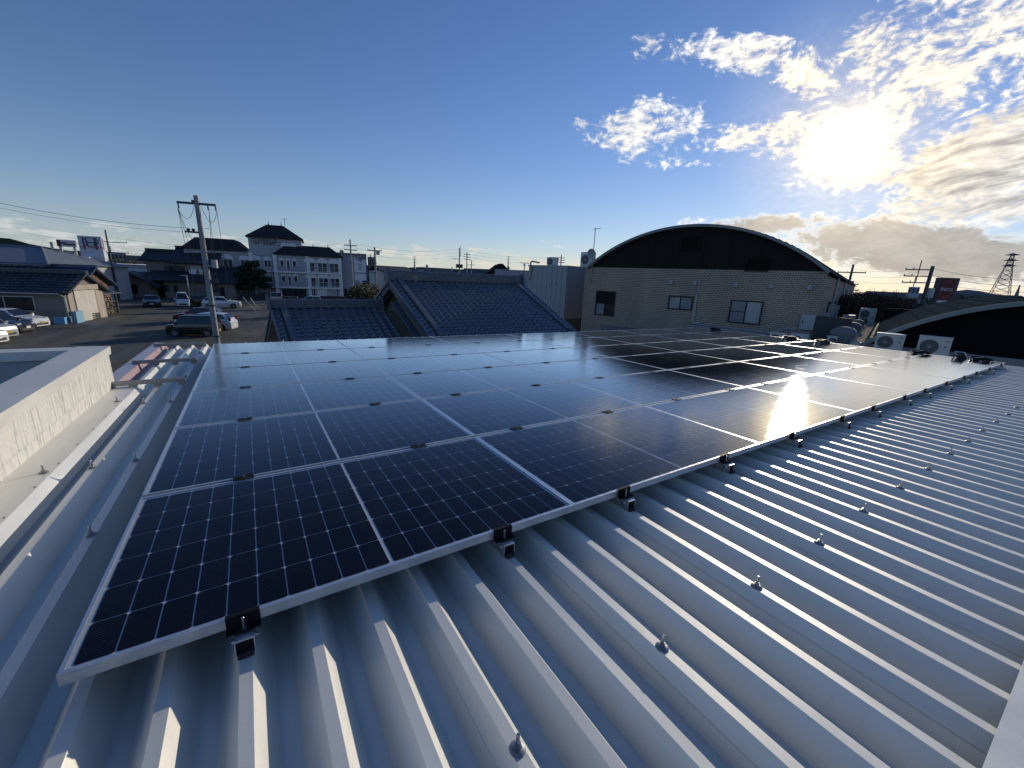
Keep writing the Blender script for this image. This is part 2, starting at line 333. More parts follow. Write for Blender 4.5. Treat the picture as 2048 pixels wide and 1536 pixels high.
for j in range(NV):
    for i in range(NU):
        pos = 'at the left corner' if i == 0 else 'at the right end' if i == NU - 1 else ORD[i] + ' from the left'
        t = thing('solar_panel', 'black solar panel with silver frame, %s, %s' % (rows_n[j], pos), 'solar panel', group='solar panels on the metal roof',
                  M=PF @ Matrix.Translation((i * PU, j * PV, 0)) @ Matrix.Rotation(random.uniform(-.0006, .0006), 4, 'X') @ Matrix.Rotation(random.uniform(-.0004, .0004), 4, 'Y'))
        link('frame', ME_FRAME, t); link('glass', ME_GLASS, t); link('backsheet', ME_BACK, t)
        if (i < 2 and j < 3) or (i == 2 and j < 1):
            for x, y in CPOS: link('cell', ME_CELL, t, (x, y, -0.0045))
        else: tag(link('cell_grid', ME_CELLS, t), kind='stuff')
        if i == 0 and j == 0:
            st = MB().box(1.545, 1.605, -0.0026, -0.0014, -0.026, -0.014).build('sticker', mat('sticker', (.75, .77, .8), .5), t)
            MB().box(1.552, 1.598, -0.0032, -0.0027, -0.0215, -0.0185).build('print', mat('grey_print', (.3, .32, .36), .6), st)

# ---- folded-plate roof sheets
RP, RU0, RZ, RH = 0.189, 0.026, -0.1, 0.084
V0, V1 = -1.36, 7.13
def rib_u(k): return RU0 + RP * k
def rib_profile(uc): return [(uc - .071, RZ - RH), (uc - .0165, RZ), (uc + .0165, RZ), (uc + .071, RZ - RH)]
shop = thing('shop_building', 'low shop with silver folded metal roof under the solar panels', 'building', M=PF)
def sheet_mesh(first):
    pts = [(-.0465, RZ - RH * .54 - .001), (-.046, RZ - RH * .54 + .0045)] if first is False else []
    pts += [(-.0175, RZ + .0030), (.0165, RZ + .0022), (.071, RZ - RH)]
    for k in (1, 2): pts += rib_profile(RP * k)
    pts += [(RP * 3 - .071, RZ - RH), (RP * 3 - .0165, RZ), (RP * 3 + .0165, RZ)]
    mb = MB(); n = len(pts)
    top = [[(x, V0, z) for x, z in pts], [(x, V1, z) for x, z in pts]]
    bot = [[(x, V0, z - .0016) for x, z in reversed(pts)], [(x, V1, z - .0016) for x, z in reversed(pts)]]
    mb.grid(top); mb.grid(bot)
    for yy in (V0, V1):
        mb.grid([[(x, yy, z) for x, z in pts], [(x, yy, z - .0016) for x, z in pts]])
    return mb.mesh('roof_sheet', M_ROOF)
ME_SHEET = sheet_mesh(False)
LAPS = list(range(-4, 68, 3))
for k in LAPS: link('roof_sheet', ME_SHEET, shop, (rib_u(k), 0, 0.0))
U_END = rib_u(LAPS[-1] + 3) + .02
# closure under rib ends, walls, edge trim
M_WALLW = mat('cream_wall', (0.60, 0.57, 0.50), 0.7, 0, .06, 3)
MB().box(-.80, U_END - .05, -2.2, 6.75, -4.75, RZ - RH - .006).build('wall', M_WALLW, shop)
gm = MB().box(-.7, U_END, 7.02, 7.16, RZ - RH - .13, RZ - RH - .004)
gm.build('eave_gutter', M_ROOF, shop)
MB().prism([(-1.334, RZ + .016), (-1.334, RZ + .052), (-1.56, RZ + .056), (-1.56, RZ - .1)], 'x', -.9, U_END).build('ridge_flashing', M_ROOF, shop)
for k in range(24):
    MB().lathe([(.013, 0), (.013, .002), (.009, .006), (.003, .0075)], 12, (.62 + k * .572 + .76, -1.44, RZ + .053)).build('flashing_rivet', M_ZINC, shop)
# left verge: flat cover flashing beside the parapet with a sunlit downturn
MB().prism([(-.70, RZ + .012), (-.512, RZ + .010), (-.474, RZ - .030), (-.4745, RZ - .033), (-.513, RZ + .006), (-.70, RZ + .008)], 'y', -1.3, 4.12).build('verge_flashing', M_ROOF, shop)
for k in range(14):
    MB().lathe([(.006, 0), (.006, .0015), (.004, .0042), (.001, .005)], 10, (-.523, -.35 + k * .33, RZ + .0105)).build('rivet', M_STEEL, shop)
M_PINK = mat('pink_film', (0.42, 0.29, 0.30), 0.5, 0.05, .12, 5)
M_LILAC = mat('lilac_flashing', (0.50, 0.45, 0.50), 0.35, 0.35, .08, 5)
fa = MB().prism([(-.82, RZ + .035), (-.82, RZ + .04), (-.70, RZ + .03), (-.70, RZ + .025)], 'y', 4.2, 7.2).build('verge_cap', M_LILAC, shop)
MB().prism([(-.698, RZ + .027), (-.66, RZ - .07), (-.663, RZ - .075), (-.702, RZ + .02)], 'y', 4.2, 7.2).build('film_strip', M_PINK, fa)
for k in range(7):
    MB().lathe([(.004, 0), (.003, .012)], 6, (-.674, 4.5 + k * .42, RZ - .03)).build('clip', M_ZINC, fa)
for v, u0 in ((4.02, -.72), (5.28, -.76), (6.83, -.78)):
    b_ = MB().box(u0, -.135, v - .022, v + .022, RZ + .030, RZ + .070).build('cross_rail', M_ZINC, shop)
    for k in (-3, -2, -1):
        MB().box(rib_u(k) - .03, rib_u(k) + .03, v - .03, v + .03, RZ + .003, RZ + .029).build('rail_foot', M_ZINC, b_)
    MB().box(u0 + .01, u0 + .05, v - .02, v + .02, RZ - .10, RZ + .029).build('rail_post', M_PINK, b_)
# roof bolts standing on the ribs
wash = MB().lathe([(.021, 0), (.0215, .002), (.017, .006), (.011, .0085)], 18).mesh('washer', M_ZINC, 30)
stud = MB().lathe([(.011, .0085), (.011, .011), (.0085, .0112), (.0085, .019), (.005, .0195), (.005, .047), (.004, .049)], 12).mesh('roof_bolt', M_STEEL, 30)
def bolt(u, v, z=RZ + .0022):
    b_ = link('roof_bolt', stud, shop, (u, v, z), (0, 0, random.random() * 3)); link('washer', wash, b_)
for k in range(5, 68, 3): bolt(rib_u(k), -.70 + random.uniform(-.006, .006))
for v in (.956, 1.829, 3.255, 4.35, 6.1): bolt(rib_u(-1), v)
bolt(rib_u(-2), 1.824, RZ + .001); bolt(rib_u(-2), 3.3, RZ + .001)
for v in (.35, 1.831, 3.42): bolt(-.548, v, RZ + .011)
for k in range(-1, 66, 3): bolt(rib_u(k), 6.95)
for k in range(2, 40, 1): 
    u, v = random.uniform(.1, 4), random.uniform(-1.2, -.3)

# ---- end clamps along the front edge, mid clamps in the row gaps
def near_rib(u): return rib_u(round((u - RU0) / RP))
CL_U = []
for i in range(NU):
    for o_ in (.42, 1.34): CL_U.append(near_rib(i * PU + o_))
def end_clamp_meshes():
    pl = MB().prism([(-.0022, -.040), (-.0022, .0035), (.009, .0035), (.009, .0065), (-.0062, .0065), (-.0062, -.034), (-.026, -.037), (-.033, -.033), (-.0345, -.036), (-.026, -.041)], 'x', -.045, .045).mesh('end_plate', M_BLACK)
    sd = MB().lathe([(.0085, -.036), (.0085, -.0345), (.007, -.034), (.007, -.029), (.0042, -.0285), (.0042, .002), (.003, .0035)], 12, (0, -.017, 0)).mesh('stud', M_STEEL, 30)
    sa_ = MB().box(-.026, .026, -.062, .10, -.0445, -.0415)
    sa_.box(-.0262, -.0235, -.062, .10, RZ + .002, -.0446).box(.0235, .0262, -.062, .10, RZ + .002, -.0446)
    sad = sa_.mesh('saddle', M_ALU)
    blk = MB().box(-.0232, .0232, -.058, .12, RZ + .0035, -.046).mesh('grip_block', M_BLACK)
    scw = MB().cyl((-.036, -.03, -.062), (.038, -.03, -.062), .004, 8).cyl((-.033, -.03, -.062), (-.0265, -.03, -.062), .0085, 6).cyl((.0265, -.03, -.062), (.032, -.03, -.062), .0085, 6).mesh('cross_screw', M_STEEL)
    pad = MB().prism([(-.0215, RZ + .0036), (-.0195, RZ + .020), (.0195, RZ + .020), (.0215, RZ + .0036)], 'y', -.074, -.0585).mesh('rubber_pad', M_RUB)
    return (('end_plate', pl), ('stud', sd), ('saddle', sad), ('grip_block', blk), ('cross_screw', scw), ('rubber_pad', pad))
ECM = end_clamp_meshes()
for n_, u in enumerate(CL_U):
    t = thing('end_clamp', 'black and silver end clamp on the front edge, %s from the left' % ORD[n_], 'clamp', group='end clamps along the front edge', M=PF @ Matrix.Translation((u, 0, 0)))
    for nm, me in ECM: link(nm, me, t)
midp = MB().box(-.045, .045, -.026, .026, .0012, .0048).box(-.045, .045, -.0102, .0102, -.034, .0011).mesh('cap_plate', M_BLACK)
mids = MB().lathe([(.007, .005), (.007, .010), (.004, .0105), (.004, .016)], 10).mesh('bolt', M_STEEL, 30)
gaps = ['nearest', 'second', 'third', 'fourth', 'farthest']
for j in range(1, NV):
    for n_, u in enumerate(CL_U):
        t = thing('mid_clamp', 'small black clamp in the %s gap between panel rows, %s from the left' % (gaps[j - 1], ORD[n_]), 'clamp', group='mid clamps between the panels', M=PF @ Matrix.Translation((u + random.uniform(-.006, .006), j * PV - (PV - PS) / 2, 0)))
        link('cap_plate', midp, t); link('bolt', mids, t)

# ---- flat-roofed annex with textured parapet on the left
def siding_mat():
    m = bpy.data.materials.new('scored_siding'); m.use_nodes = True; t = NT(m.node_tree); b = m.node_tree.nodes['Principled BSDF']
    tcn = t.node('ShaderNodeTexCoord').outputs['Object']
    st = t.noise(t.vm('MULTIPLY', tcn, (1, 46, 5.5)), 1.6, 4, 0.55); st2 = t.noise(t.vm('MULTIPLY', tcn, (1, 30, 14)), 3.0, 3, 0.6)
    h = t.m('MULTIPLY', st2, .6)
    bn = t.node('ShaderNodeBump'); bn.inputs['Strength'].default_value = 0.5; bn.inputs['Distance'].default_value = 0.002
    t.l.new(h, bn.inputs['Height']); t.l.new(bn.outputs[0], b.inputs['Normal'])
    t.l.new(t.mix(t.ramp(st2, .3, .7), (.66, .645, .58, 1), (.74, .725, .66, 1)), b.inputs['Base Color']); b.inputs['Roughness'].default_value = .75
    return m
M_SID = siding_mat(); M_COP = metal_sheet('coping_metal', (0.72, 0.70, 0.64), 0.45, 0.2); M_DROOF = mat('grey_membrane', (0.16, 0.18, 0.22), 0.7, 0, .1, 2)
annex = thing('parapet_annex', 'flat-roofed annex with cream scored parapet and metal coping', 'building', M=PF @ Matrix.Translation((0, 4.12, 0)) @ Matrix.Rotation(.025, 4, 'X') @ Matrix.Translation((0, -4.12, 0)))
AX0, AY1, AZ = -3.6, 4.12, .31
# scored siding boards, each one a sheet of real relief
def relief(y0, y1, z0, z1, seed):
    rnd = random.Random(seed); ny = max(4, int((y1 - y0) / .0065)); nz = max(3, int((z1 - z0) / .017))
    g_ = [0.0] * (ny + 1); life = [0] * (ny + 1); rows_ = []
    for a in range(nz + 1):
        r2 = []
        for b_ in range(ny + 1):
            if life[b_] <= 0: life[b_] = rnd.randint(4, 13); g_[b_] = rnd.choice((0, 0, 0, 0, .0016, .003, .0048))
            life[b_] -= 1; dpt = g_[b_] + rnd.uniform(0, .0012)
            if b_ in (0, ny): dpt = .006
            r2.append((-.69 - dpt, y0 + (y1 - y0) * b_ / ny, z0 + (z1 - z0) * a / nz))
        rows_.append(r2)
    return MB().grid(rows_)
yy = -1.35; q = 0
while yy < AY1 - .01:
    y2 = min(yy + .455, AY1)
    relief(yy + .001, y2 - .001, -.185, .04, q).build('siding_board', M_SID, annex)
    relief(yy + .001, y2 - .001, .0412, .262, q + 90).build('siding_board', M_SID, annex); yy = y2; q += 1
MB().box(-.86, -.70, -1.35, AY1 - .002, -.60, .262).build('parapet_core', M_WALLW, annex)
MB().box(AX0, -.862, AY1 - .17, AY1 - .002, -4.7, .262).build('parapet_end', M_SID, annex)
MB().box(-.86, -.70, AY1 - .17, AY1 - .003, -4.7, -.6).build('end_wall', M_SID, annex)
cp = MB().prism([(-.680, .232), (-.676, .31), (-.91, .315), (-.915, .235), (-.91, .235), (-.907, .308), (-.684, .304), (-.686, .232)], 'y', -1.4, AY1 + .012)
cp.build('coping', M_COP, annex)
MB().prism([(AY1 - .205, .235), (AY1 - .20, .315), (AY1 + .012, .311), (AY1 + .014, .25), (AY1 + .008, .25), (AY1 + .005, .304), (AY1 - .195, .308), (AY1 - .2, .235)], 'x', AX0, -.9005).build('coping', M_COP, annex)
MB().box(AX0, -.862, -1.35, AY1 - .172, -.30, -.18).build('flat_roof', M_DROOF, annex)
MB().prism([(AY1 - .1735, -.178), (AY1 - .1735, .23), (AY1 - .18, .23), (AY1 - .24, -.178)], 'x', AX0, -.865).build('upstand', mat('grey_upstand', (.40, .41, .41), .6, 0, .05, 3), annex)
# ================================================================ ground
def gravel_mat():
    m = bpy.data.materials.new('gravel'); m.use_nodes = True; t = NT(m.node_tree); b = m.node_tree.nodes['Principled BSDF']
    tcn = t.node('ShaderNodeTexCoord').outputs['Object']
    big = t.noise(tcn, 0.09, 5, 0.6); med = t.noise(tcn, 0.8, 5, 0.65); fine = t.noise(tcn, 9, 3, 0.7)
    track = t.noise(t.vm('MULTIPLY', tcn, (1.0, 0.25, 1)), 0.45, 4, 0.6)
    col = t.mix(t.ramp(big, .38, .66), (.115, .12, .118, 1), (.15, .135, .10, 1)); col = t.mix(t.ramp(med, .55, .72), col, (.085, .10, .06, 1))
    k = t.m('ADD', t.ramp(fine, .3, .7, .55, 1.45, False), t.ramp(track, .4, .65, -.22, .25))
    t.l.new(t.vm('MULTIPLY', col, t.xyz(k, k, k)), b.inputs['Base Color']); b.inputs['Roughness'].default_value = .95; b.inputs['Specular IOR Level'].default_value = .2
    bn = t.node('ShaderNodeBump'); bn.inputs['Strength'].default_value = .8; bn.inputs['Distance'].default_value = .06; t.l.new(fine, bn.inputs['Height']); t.l.new(bn.outputs[0], b.inputs['Normal'])
    return m
tag(MB().grid([[(x, y, 0) for x in (-6000, -200, 200, 6000)] for y in (-6000, -200, 200, 6000)]).build('ground', mat('town_ground', (.09, .092, .085), .95, 0, .25, .02)), kind='structure')
tag(MB().grid([[(-60 + 12 * i, -20 + 10 * j, 0.006) for i in range(11)] for j in range(12)]).build('gravel_lot', gravel_mat()), kind='structure')
tag(MB().grid([[(-30, 78.5, .012), (0, 77.2, .012), (100, 73, .012)], [(-30, 86.5, .012), (0, 85.2, .012), (100, 81, .012)]]).build('road', mat('asphalt', (.06, .062, .066), .85, 0, .2, .6)), kind='structure')
tag(MB().grid([[(-30, 78.7, .018), (0, 77.4, .018), (100, 73.2, .018)], [(-30, 78.85, .018), (0, 77.55, .018), (100, 73.35, .018)]]).build('road_line', mat('road_paint', (.7, .7, .68), .7)), kind='structure')
M_KERB = mat('kerb_concrete', (.34, .34, .33), .85, 0, .12, 2)
tag(MB().prism([(77.0, 0), (77.18, 0), (77.18, .13), (77.0, .13)], 'x', -4, 100).build('kerb', M_KERB), kind='structure').rotation_euler = (0, 0, math.radians(-2.4))

# ================================================================ helpers for walls
M_DKFR = mat('dark_window_frame', (.02, .02, .022), .4, .3)
M_SLFR = mat('silver_window_frame', (.45, .46, .47), .4, .6)
M_WHFR = mat('white_window_frame', (.72, .73, .72), .5)
def wglass(name, col, rough=.06):
    m = mat(name, col, rough, 0, .15, 1.5, spec=.7); return m
M_GLD = mat('dark_glass', (.012, .015, .02), .25, 0, .15, 1.5, spec=.35); M_GLM = wglass('frosted_glass', (.20, .23, .25), .25); M_GLL = wglass('curtained_glass', (.38, .39, .37), .25); M_GLB = mat('blue_glass', (.05, .065, .09), .35, 0, .15, 1.5, spec=.3)
def window(par, x0, x1, z0, z1, y=0.0, fr=None, panes=None, fw=.045, axis='y', dep=.05, sill=False, name='window', bar_z=None):
    """window on a wall: axis 'y' -> wall faces -y at y ; axis 'x' -> wall faces +x at x=y ; 'n' -> faces -x"""
    fr = fr or M_DKFR; panes = panes or (M_GLD, M_GLD)
    def bx(mb, a, b_, c0, c1, d0, d1):
        if axis == 'y': mb.box(a, b_, y + d0, y + d1, c0, c1)
        elif axis == 'x': mb.box(y - d1, y - d0, a, b_, c0, c1)
        else: mb.box(y + d0, y + d1, a, b_, c0, c1)
    mb = MB(); n = len(panes)
    bx(mb, x0, x1, z0, z0 + fw, -dep, .02); bx(mb, x0, x1, z1 - fw, z1, -dep, .02)
    bx(mb, x0, x0 + fw, z0 + fw, z1 - fw, -dep, .02); bx(mb, x1 - fw, x1, z0 + fw, z1 - fw, -dep, .02)
    xs = [x0 + fw + (x1 - x0 - 2 * fw) * k / n for k in range(n + 1)]
    for k in range(1, n): bx(mb, xs[k] - fw * .45, xs[k] + fw * .45, z0 + fw, z1 - fw, -dep * .8, .02)
    o = mb.build(name, fr, par)
    for k in range(n):
        p_ = MB(); bx(p_, xs[k] + (fw * .5 if k else 0), xs[k + 1] - (fw * .5 if k < n - 1 else 0), z0 + fw, z1 - fw, -.012 - .01 * (k % 2), -.004); p_.build('pane', panes[k], o)
    if bar_z is not None:
        p_ = MB(); bx(p_, xs[0], xs[1], bar_z - .015, bar_z + .015, -dep * .7, -.023); p_.build('glazing_bar', fr, o)
    if sill:
        p_ = MB(); bx(p_, x0 - .05, x1 + .05, z0 - .06, z0 - .002, -dep - .05, .02); p_.build('sill', fr, o)
    return o

def brick_mat(name, c1, c2, mortar, bw, bh):
    m = bpy.data.materials.new(name); m.use_nodes = True; t = NT(m.node_tree); b = m.node_tree.nodes['Principled BSDF']
    sp = t.node('ShaderNodeSeparateXYZ'); t.l.new(t.node('ShaderNodeTexCoord').outputs['Object'], sp.inputs[0])
    vec = t.xyz(t.m('ADD', sp.outputs[0], sp.outputs[1]), sp.outputs[2], 0.0)
    br = t.node('ShaderNodeTexBrick'); t.l.new(vec, br.inputs['Vector'])
    br.inputs['Color1'].default_value = (*c1, 1); br.inputs['Color2'].default_value = (*c2, 1); br.inputs['Mortar'].default_value = (*mortar, 1)
    br.inputs['Scale'].default_value = 1.0; br.inputs['Mortar Size'].default_value = .011; br.inputs['Mortar Smooth'].default_value = .2
    br.inputs['Brick Width'].default_value = bw; br.inputs['Row Height'].default_value = bh; br.inputs['Bias'].default_value = -.1
    st = t.noise(t.vm('MULTIPLY', vec, (1, .35, 1)), .9, 5, .65); k = t.ramp(st, .3, .75, 1.12, .78, False)
    t.l.new(t.vm('MULTIPLY', br.outputs[0], t.xyz(k, k, k)), b.inputs['Base Color']); b.inputs['Roughness'].default_value = .75
    bn = t.node('ShaderNodeBump'); bn.inputs['Strength'].default_value = .9; bn.inputs['Distance'].default_value = .012; bn.invert = True
    t.l.new(br.outputs[1], bn.inputs['Height']); t.l.new(bn.outputs[0], b.inputs['Normal']); return m
M_BRK = brick_mat('buff_brick', (.56, .43, .31), (.48, .37, .265), (.21, .17, .135), .145, .068)
M_DARKP = mat('dark_brown_metal', (.030, .024, .022), .85, 0, .15, 1.2, spec=.06)
M_PATINA = mat('green_patina_roof', (.046, .062, .066), .9, 0.0, .15, 1.0, spec=0.0)
M_TRIM = mat('pale_green_trim', (.26, .30, .28), .8, 0, .08, 2, spec=0.0)
M_PVC = mat('pale_plastic', (.45, .45, .42), .7, spec=.2); M_ACW = mat('ac_casing', (.64, .63, .57), .5, 0, .04, 4); M_GREYP = mat('grey_paint', (.42, .44, .45), .5, .1, .06, 2)

# ================================================================ brick hall with barrel roof
YARD_BEFORE = set(o.name for o in COL.objects)
YB = 1.74
BA = math.radians(-73)
brick = thing('brick_hall', 'buff brick hall with dark arched gable and green barrel roof', 'building', (13.27, 14.61, 0), BA)
BWd, BD = 9.0, 37.0
MB().box(0, BWd, 0, .25, YB, 6.2).build('front_wall', M_BRK, brick)
MB().box(BWd - .25, BWd - .001, .251, BD, YB, 6.199).build('side_wall', M_BRK, brick)
MB().box(0.001, .25, .251, BD, YB, 6.199).build('side_wall', M_BRK, brick)
MB().box(.26, BWd - .26, BD - .25, BD - .001, YB, 6.19).build('back_wall', M_BRK, brick)
aR, ac_, ah = 6.89, 4.58, 1.53
def arc(R_, cx, zc, half, n=40, off=0.0):
    th = math.asin(half / R_); return [(cx + (R_ + off) * math.sin(-th + 2 * th * k / n), zc + (R_ + off) * math.cos(-th + 2 * th * k / n)) for k in range(n + 1)]
zc = 6.2 + ah - aR
a0 = arc(aR, ac_, zc, 4.33)
MB().prism([(a0[0][0], 6.201)] + a0 + [(a0[-1][0], 6.201)], 'y', .06, .2).build('gable_panel', M_DARKP, brick)
for k in range(1, 9):          # vertical standing seams of the gable cladding
    xx = ac_ - 4.33 + k * .962; zz = zc + math.sqrt(max(aR ** 2 - (xx - ac_) ** 2, 0)); MB().box(xx - .012, xx + .012, .045, .0595, 6.21, zz - .02).build('gable_seam', M_DARKP, brick)
tr = MB(); ao = arc(aR, ac_, zc, 4.42, 44, .10); ai = arc(aR, ac_, zc, 4.42, 44, .002)
tr.prism(ao + ai[::-1], 'y', -.14, .05); tr.build('arch_trim', M_TRIM, brick)
rf = MB(); r1 = arc(aR, ac_, zc, 4.5, 44, .085); r2 = arc(aR, ac_, zc, 4.5, 44, .02)
rf.grid([[(x, .051, z) for x, z in r1], [(x, BD + .3, z) for x, z in r1]]); rf.grid([[(x, .051, z) for x, z in r2], [(x, BD + .3, z) for x, z in r2]]); rf.grid([[(x, BD + .3, z) for x, z in r1], [(x, BD + .3, z) for x, z in r2]])
rfo = rf.build('barrel_roof', M_PATINA, brick, 40)
for k in range(14):
    xx, zz = r1[28 + k]; MB().box(xx - .012, xx + .012, .06, BD, zz - .01, zz + .035).build('roof_seam', M_PATINA, rfo)
def louver(x0, x1, z0, z1):
    lo = MB(); lo.box(x0, x1, -.02, .055, z0, z0 + .04).box(x0, x1, -.02, .055, z1 - .04, z1).box(x0, x0 + .04, -.02, .055, z0 + .04, z1 - .04).box(x1 - .04, x1, -.02, .055, z0 + .04, z1 - .04)
    o = lo.build('louver', M_DARKP, brick); n = int((z1 - z0) / .06)
    for k in range(n):
        z = z0 + .05 + k * .06; MB().prism([(-.012, z), (.045, z + .045), (.05, z + .05), (-.008, z + .008)], 'x', x0 + .041, x1 - .041).build('slat', M_DARKP, o)
louver(4.15, 4.90, 6.90, 7.42); louver(6.55, 7.30, 6.145, 6.63)
window(brick, .69, 1.64, 4.09, 5.19, 0, panes=(M_GLM, M_GLD)); MB().box(.735, 1.595, -.06, -.0125, 4.62, 5.145).build('shutter', M_DARKP, brick)
window(brick, 4.0, 4.95, 4.62, 5.15, 0, panes=(M_GLL, M_GLM))
window(brick, 6.30, 7.36, 4.30, 5.13, 0, panes=(M_GLM, M_GLL), bar_z=4.72)
for s_ in (4.03, 4.94, 6.37, 7.49, 8.60):
    MB().prism([(0, 5.60), (0, 5.74), (-.05, 5.74), (-.10, 5.70), (-.115, 5.60)], 'x', s_ - .06, s_ + .06).build('vent_hood', M_PVC, brick)
MB().tube([(5.10, -.06, 5.68), (5.10, -.06, 5.30)], .018).build('cable_conduit', M_PVC, brick)
MB().tube([(5.07, -.07, 5.29), (5.07, -.07, 4.22), (5.10, -.08, 4.17), (5.35, -.10, 4.15)], .045).build('downpipe', M_PVC, brick)
eb = MB().box(8.55, 8.95, -.16, -.002, 4.30, 4.80).build('meter_box', M_GREYP, brick); MB().box(8.60, 8.63, -.175, -.161, 4.5, 4.6).build('handle', M_DKFR, eb)
for xx in (8.68, 8.84): MB().tube([(xx, -.05, 4.299), (xx, -.05, 3.75)], .022).build('conduit', M_GREYP, brick)
for yy_ in (3.2, 6.5, 10.5, 15.5, 21, 28): window(brick, yy_, yy_ + .9, 4.05, 5.2, BWd - .001, axis='x', panes=(M_GLD,))
for yy_ in (5.0, 12.5, 18.5, 25): MB().tube([(BWd + .06, yy_, 6.15), (BWd + .06, yy_, 3.7)], .045).build('downpipe', M_GREYP, brick)
for yy_, z in ((1.4, 4.5), (4.0, 4.75), (9, 4.6)): MB().box(BWd + .001, BWd + .18, yy_, yy_ + .5, z - .35, z + .3).build('wall_box', M_GREYP, brick)
for yy_ in (1.2, 7.5, 9.4, 13.5, 17, 19.6, 23): MB().prism([(BWd, 5.62), (BWd + .11, 5.62), (BWd + .09, 5.72), (BWd, 5.75)], 'y', yy_, yy_ + .16).build('vent_hood', M_PVC, brick)
for k, zz in enumerate((3.98, 4.06, 4.14)): MB().tube([(5.0 + .1 * k, -.35 + .08 * k, zz), (7.6, -.45 + .08 * k, zz - .04), (8.1, -.5 + .08 * k, zz - .1)], .022).build('roof_conduit', M_GREYP, brick)
BF = Matrix.Translation((13.27, 14.61, 0)) @ Matrix.Rotation(BA, 4, 'Z')
def BL(x, y, z): return tuple(BF @ Vector((x, y, z)))

# antenna mast and dish on the brick wall
an = thing('antenna_mast', 'thin rooftop mast with TV aerial and dish at the brick hall corner', 'antenna', BL(.40, -.12, 5.45), BA)
MB().tube([(0, 0, 0), (0, 0, 2.42)], .018).build('mast', M_ZINC, an)
ae = MB().tube([(-.12, 0, 2.36), (.26, 0, 2.40)], .009, 6)
for k in range(6): ae.tube([(-.10 + k * .07, -.10, 2.365 + k * .007), (-.10 + k * .07, .10, 2.365 + k * .007)], .005, 5)
ae.build('aerial', M_ZINC, an)
ds = MB()
rings = [[(r * math.cos(q) , -.09 - .10 * (r / .21) ** 2, 1.32 + r * math.sin(q)) for q in [2 * math.pi * k / 24 for k in range(25)]] for r in (.001, .08, .15, .21)]
ds.grid(rings); ds.build('dish', mat('dish_grey', (.42, .42, .40), .5), an, 60); MB().box(-.05, .05, -.085, .02, 1.22, 1.40).build('dish_bracket', M_DKFR, an)
for zz in (.05, .6): MB().box(-.03, .03, -.02, .118, zz, zz + .04).build('wall_bracket', M_ZINC, an)

# ================================================================ grey clad building
grey = thing('clad_building', 'grey metal-clad building between tiled roof and brick hall', 'building', tuple(G(1058.7, 531, 6.28).to_2d()) + (0,), BA)
M_CLAD = mat('grey_cladding', (.36, .37, .38), .55, .15, .07, .8); M_CLADB = mat('blue_grey_base', (.10, .12, .15), .6)
GW = (G(1148, 535, 6.28) - G(1058.7, 531, 6.28)).length; GD = 14.0
MB().box(.02, GW - .02, .02, GD, YB, 6.2).build('core', M_CLADB, grey)
npan = 8
for k in range(npan):
    x0, x1 = GW * k / npan, GW * (k + 1) / npan
    MB().box(x0 + .008, x1 - .008, -.03, .019, 3.55, 6.24).build('wall_panel', M_CLAD, grey)
for k in range(10):
    y0, y1 = GD * k / 10, GD * (k + 1) / 10
    MB().box(GW - .019, GW + .03, y0 + .008 + (.02 if k == 0 else 0), y1 - .008, 3.55, 6.24).build('wall_panel', M_CLAD, grey)
MB().box(-.05, GW + .05, -.05, GD, 6.241, 6.31).build('coping', M_GREYP, grey)
MB().tube([(.16, -.09, 6.45), (.16, -.09, 5.62), (.06, -.09, 5.58), (-.04, -.09, 5.58)], .045).tube([(.16, -.09, 6.44), (.24, -.05, 6.50), (.55, .2, 6.44)], .045).build('downpipe', M_PVC, grey)
for xx in (GW * .62, GW * .73): MB().prism([(-.03, 5.36), (-.03, 5.5), (-.09, 5.5), (-.15, 5.36)], 'x', xx - .07, xx + .07).build('vent_hood', M_GREYP, grey)
GF = Matrix.Translation(grey.location) @ Matrix.Rotation(BA, 4, 'Z')
def GL(x, y, z): return tuple(GF @ Vector((x, y, z)))

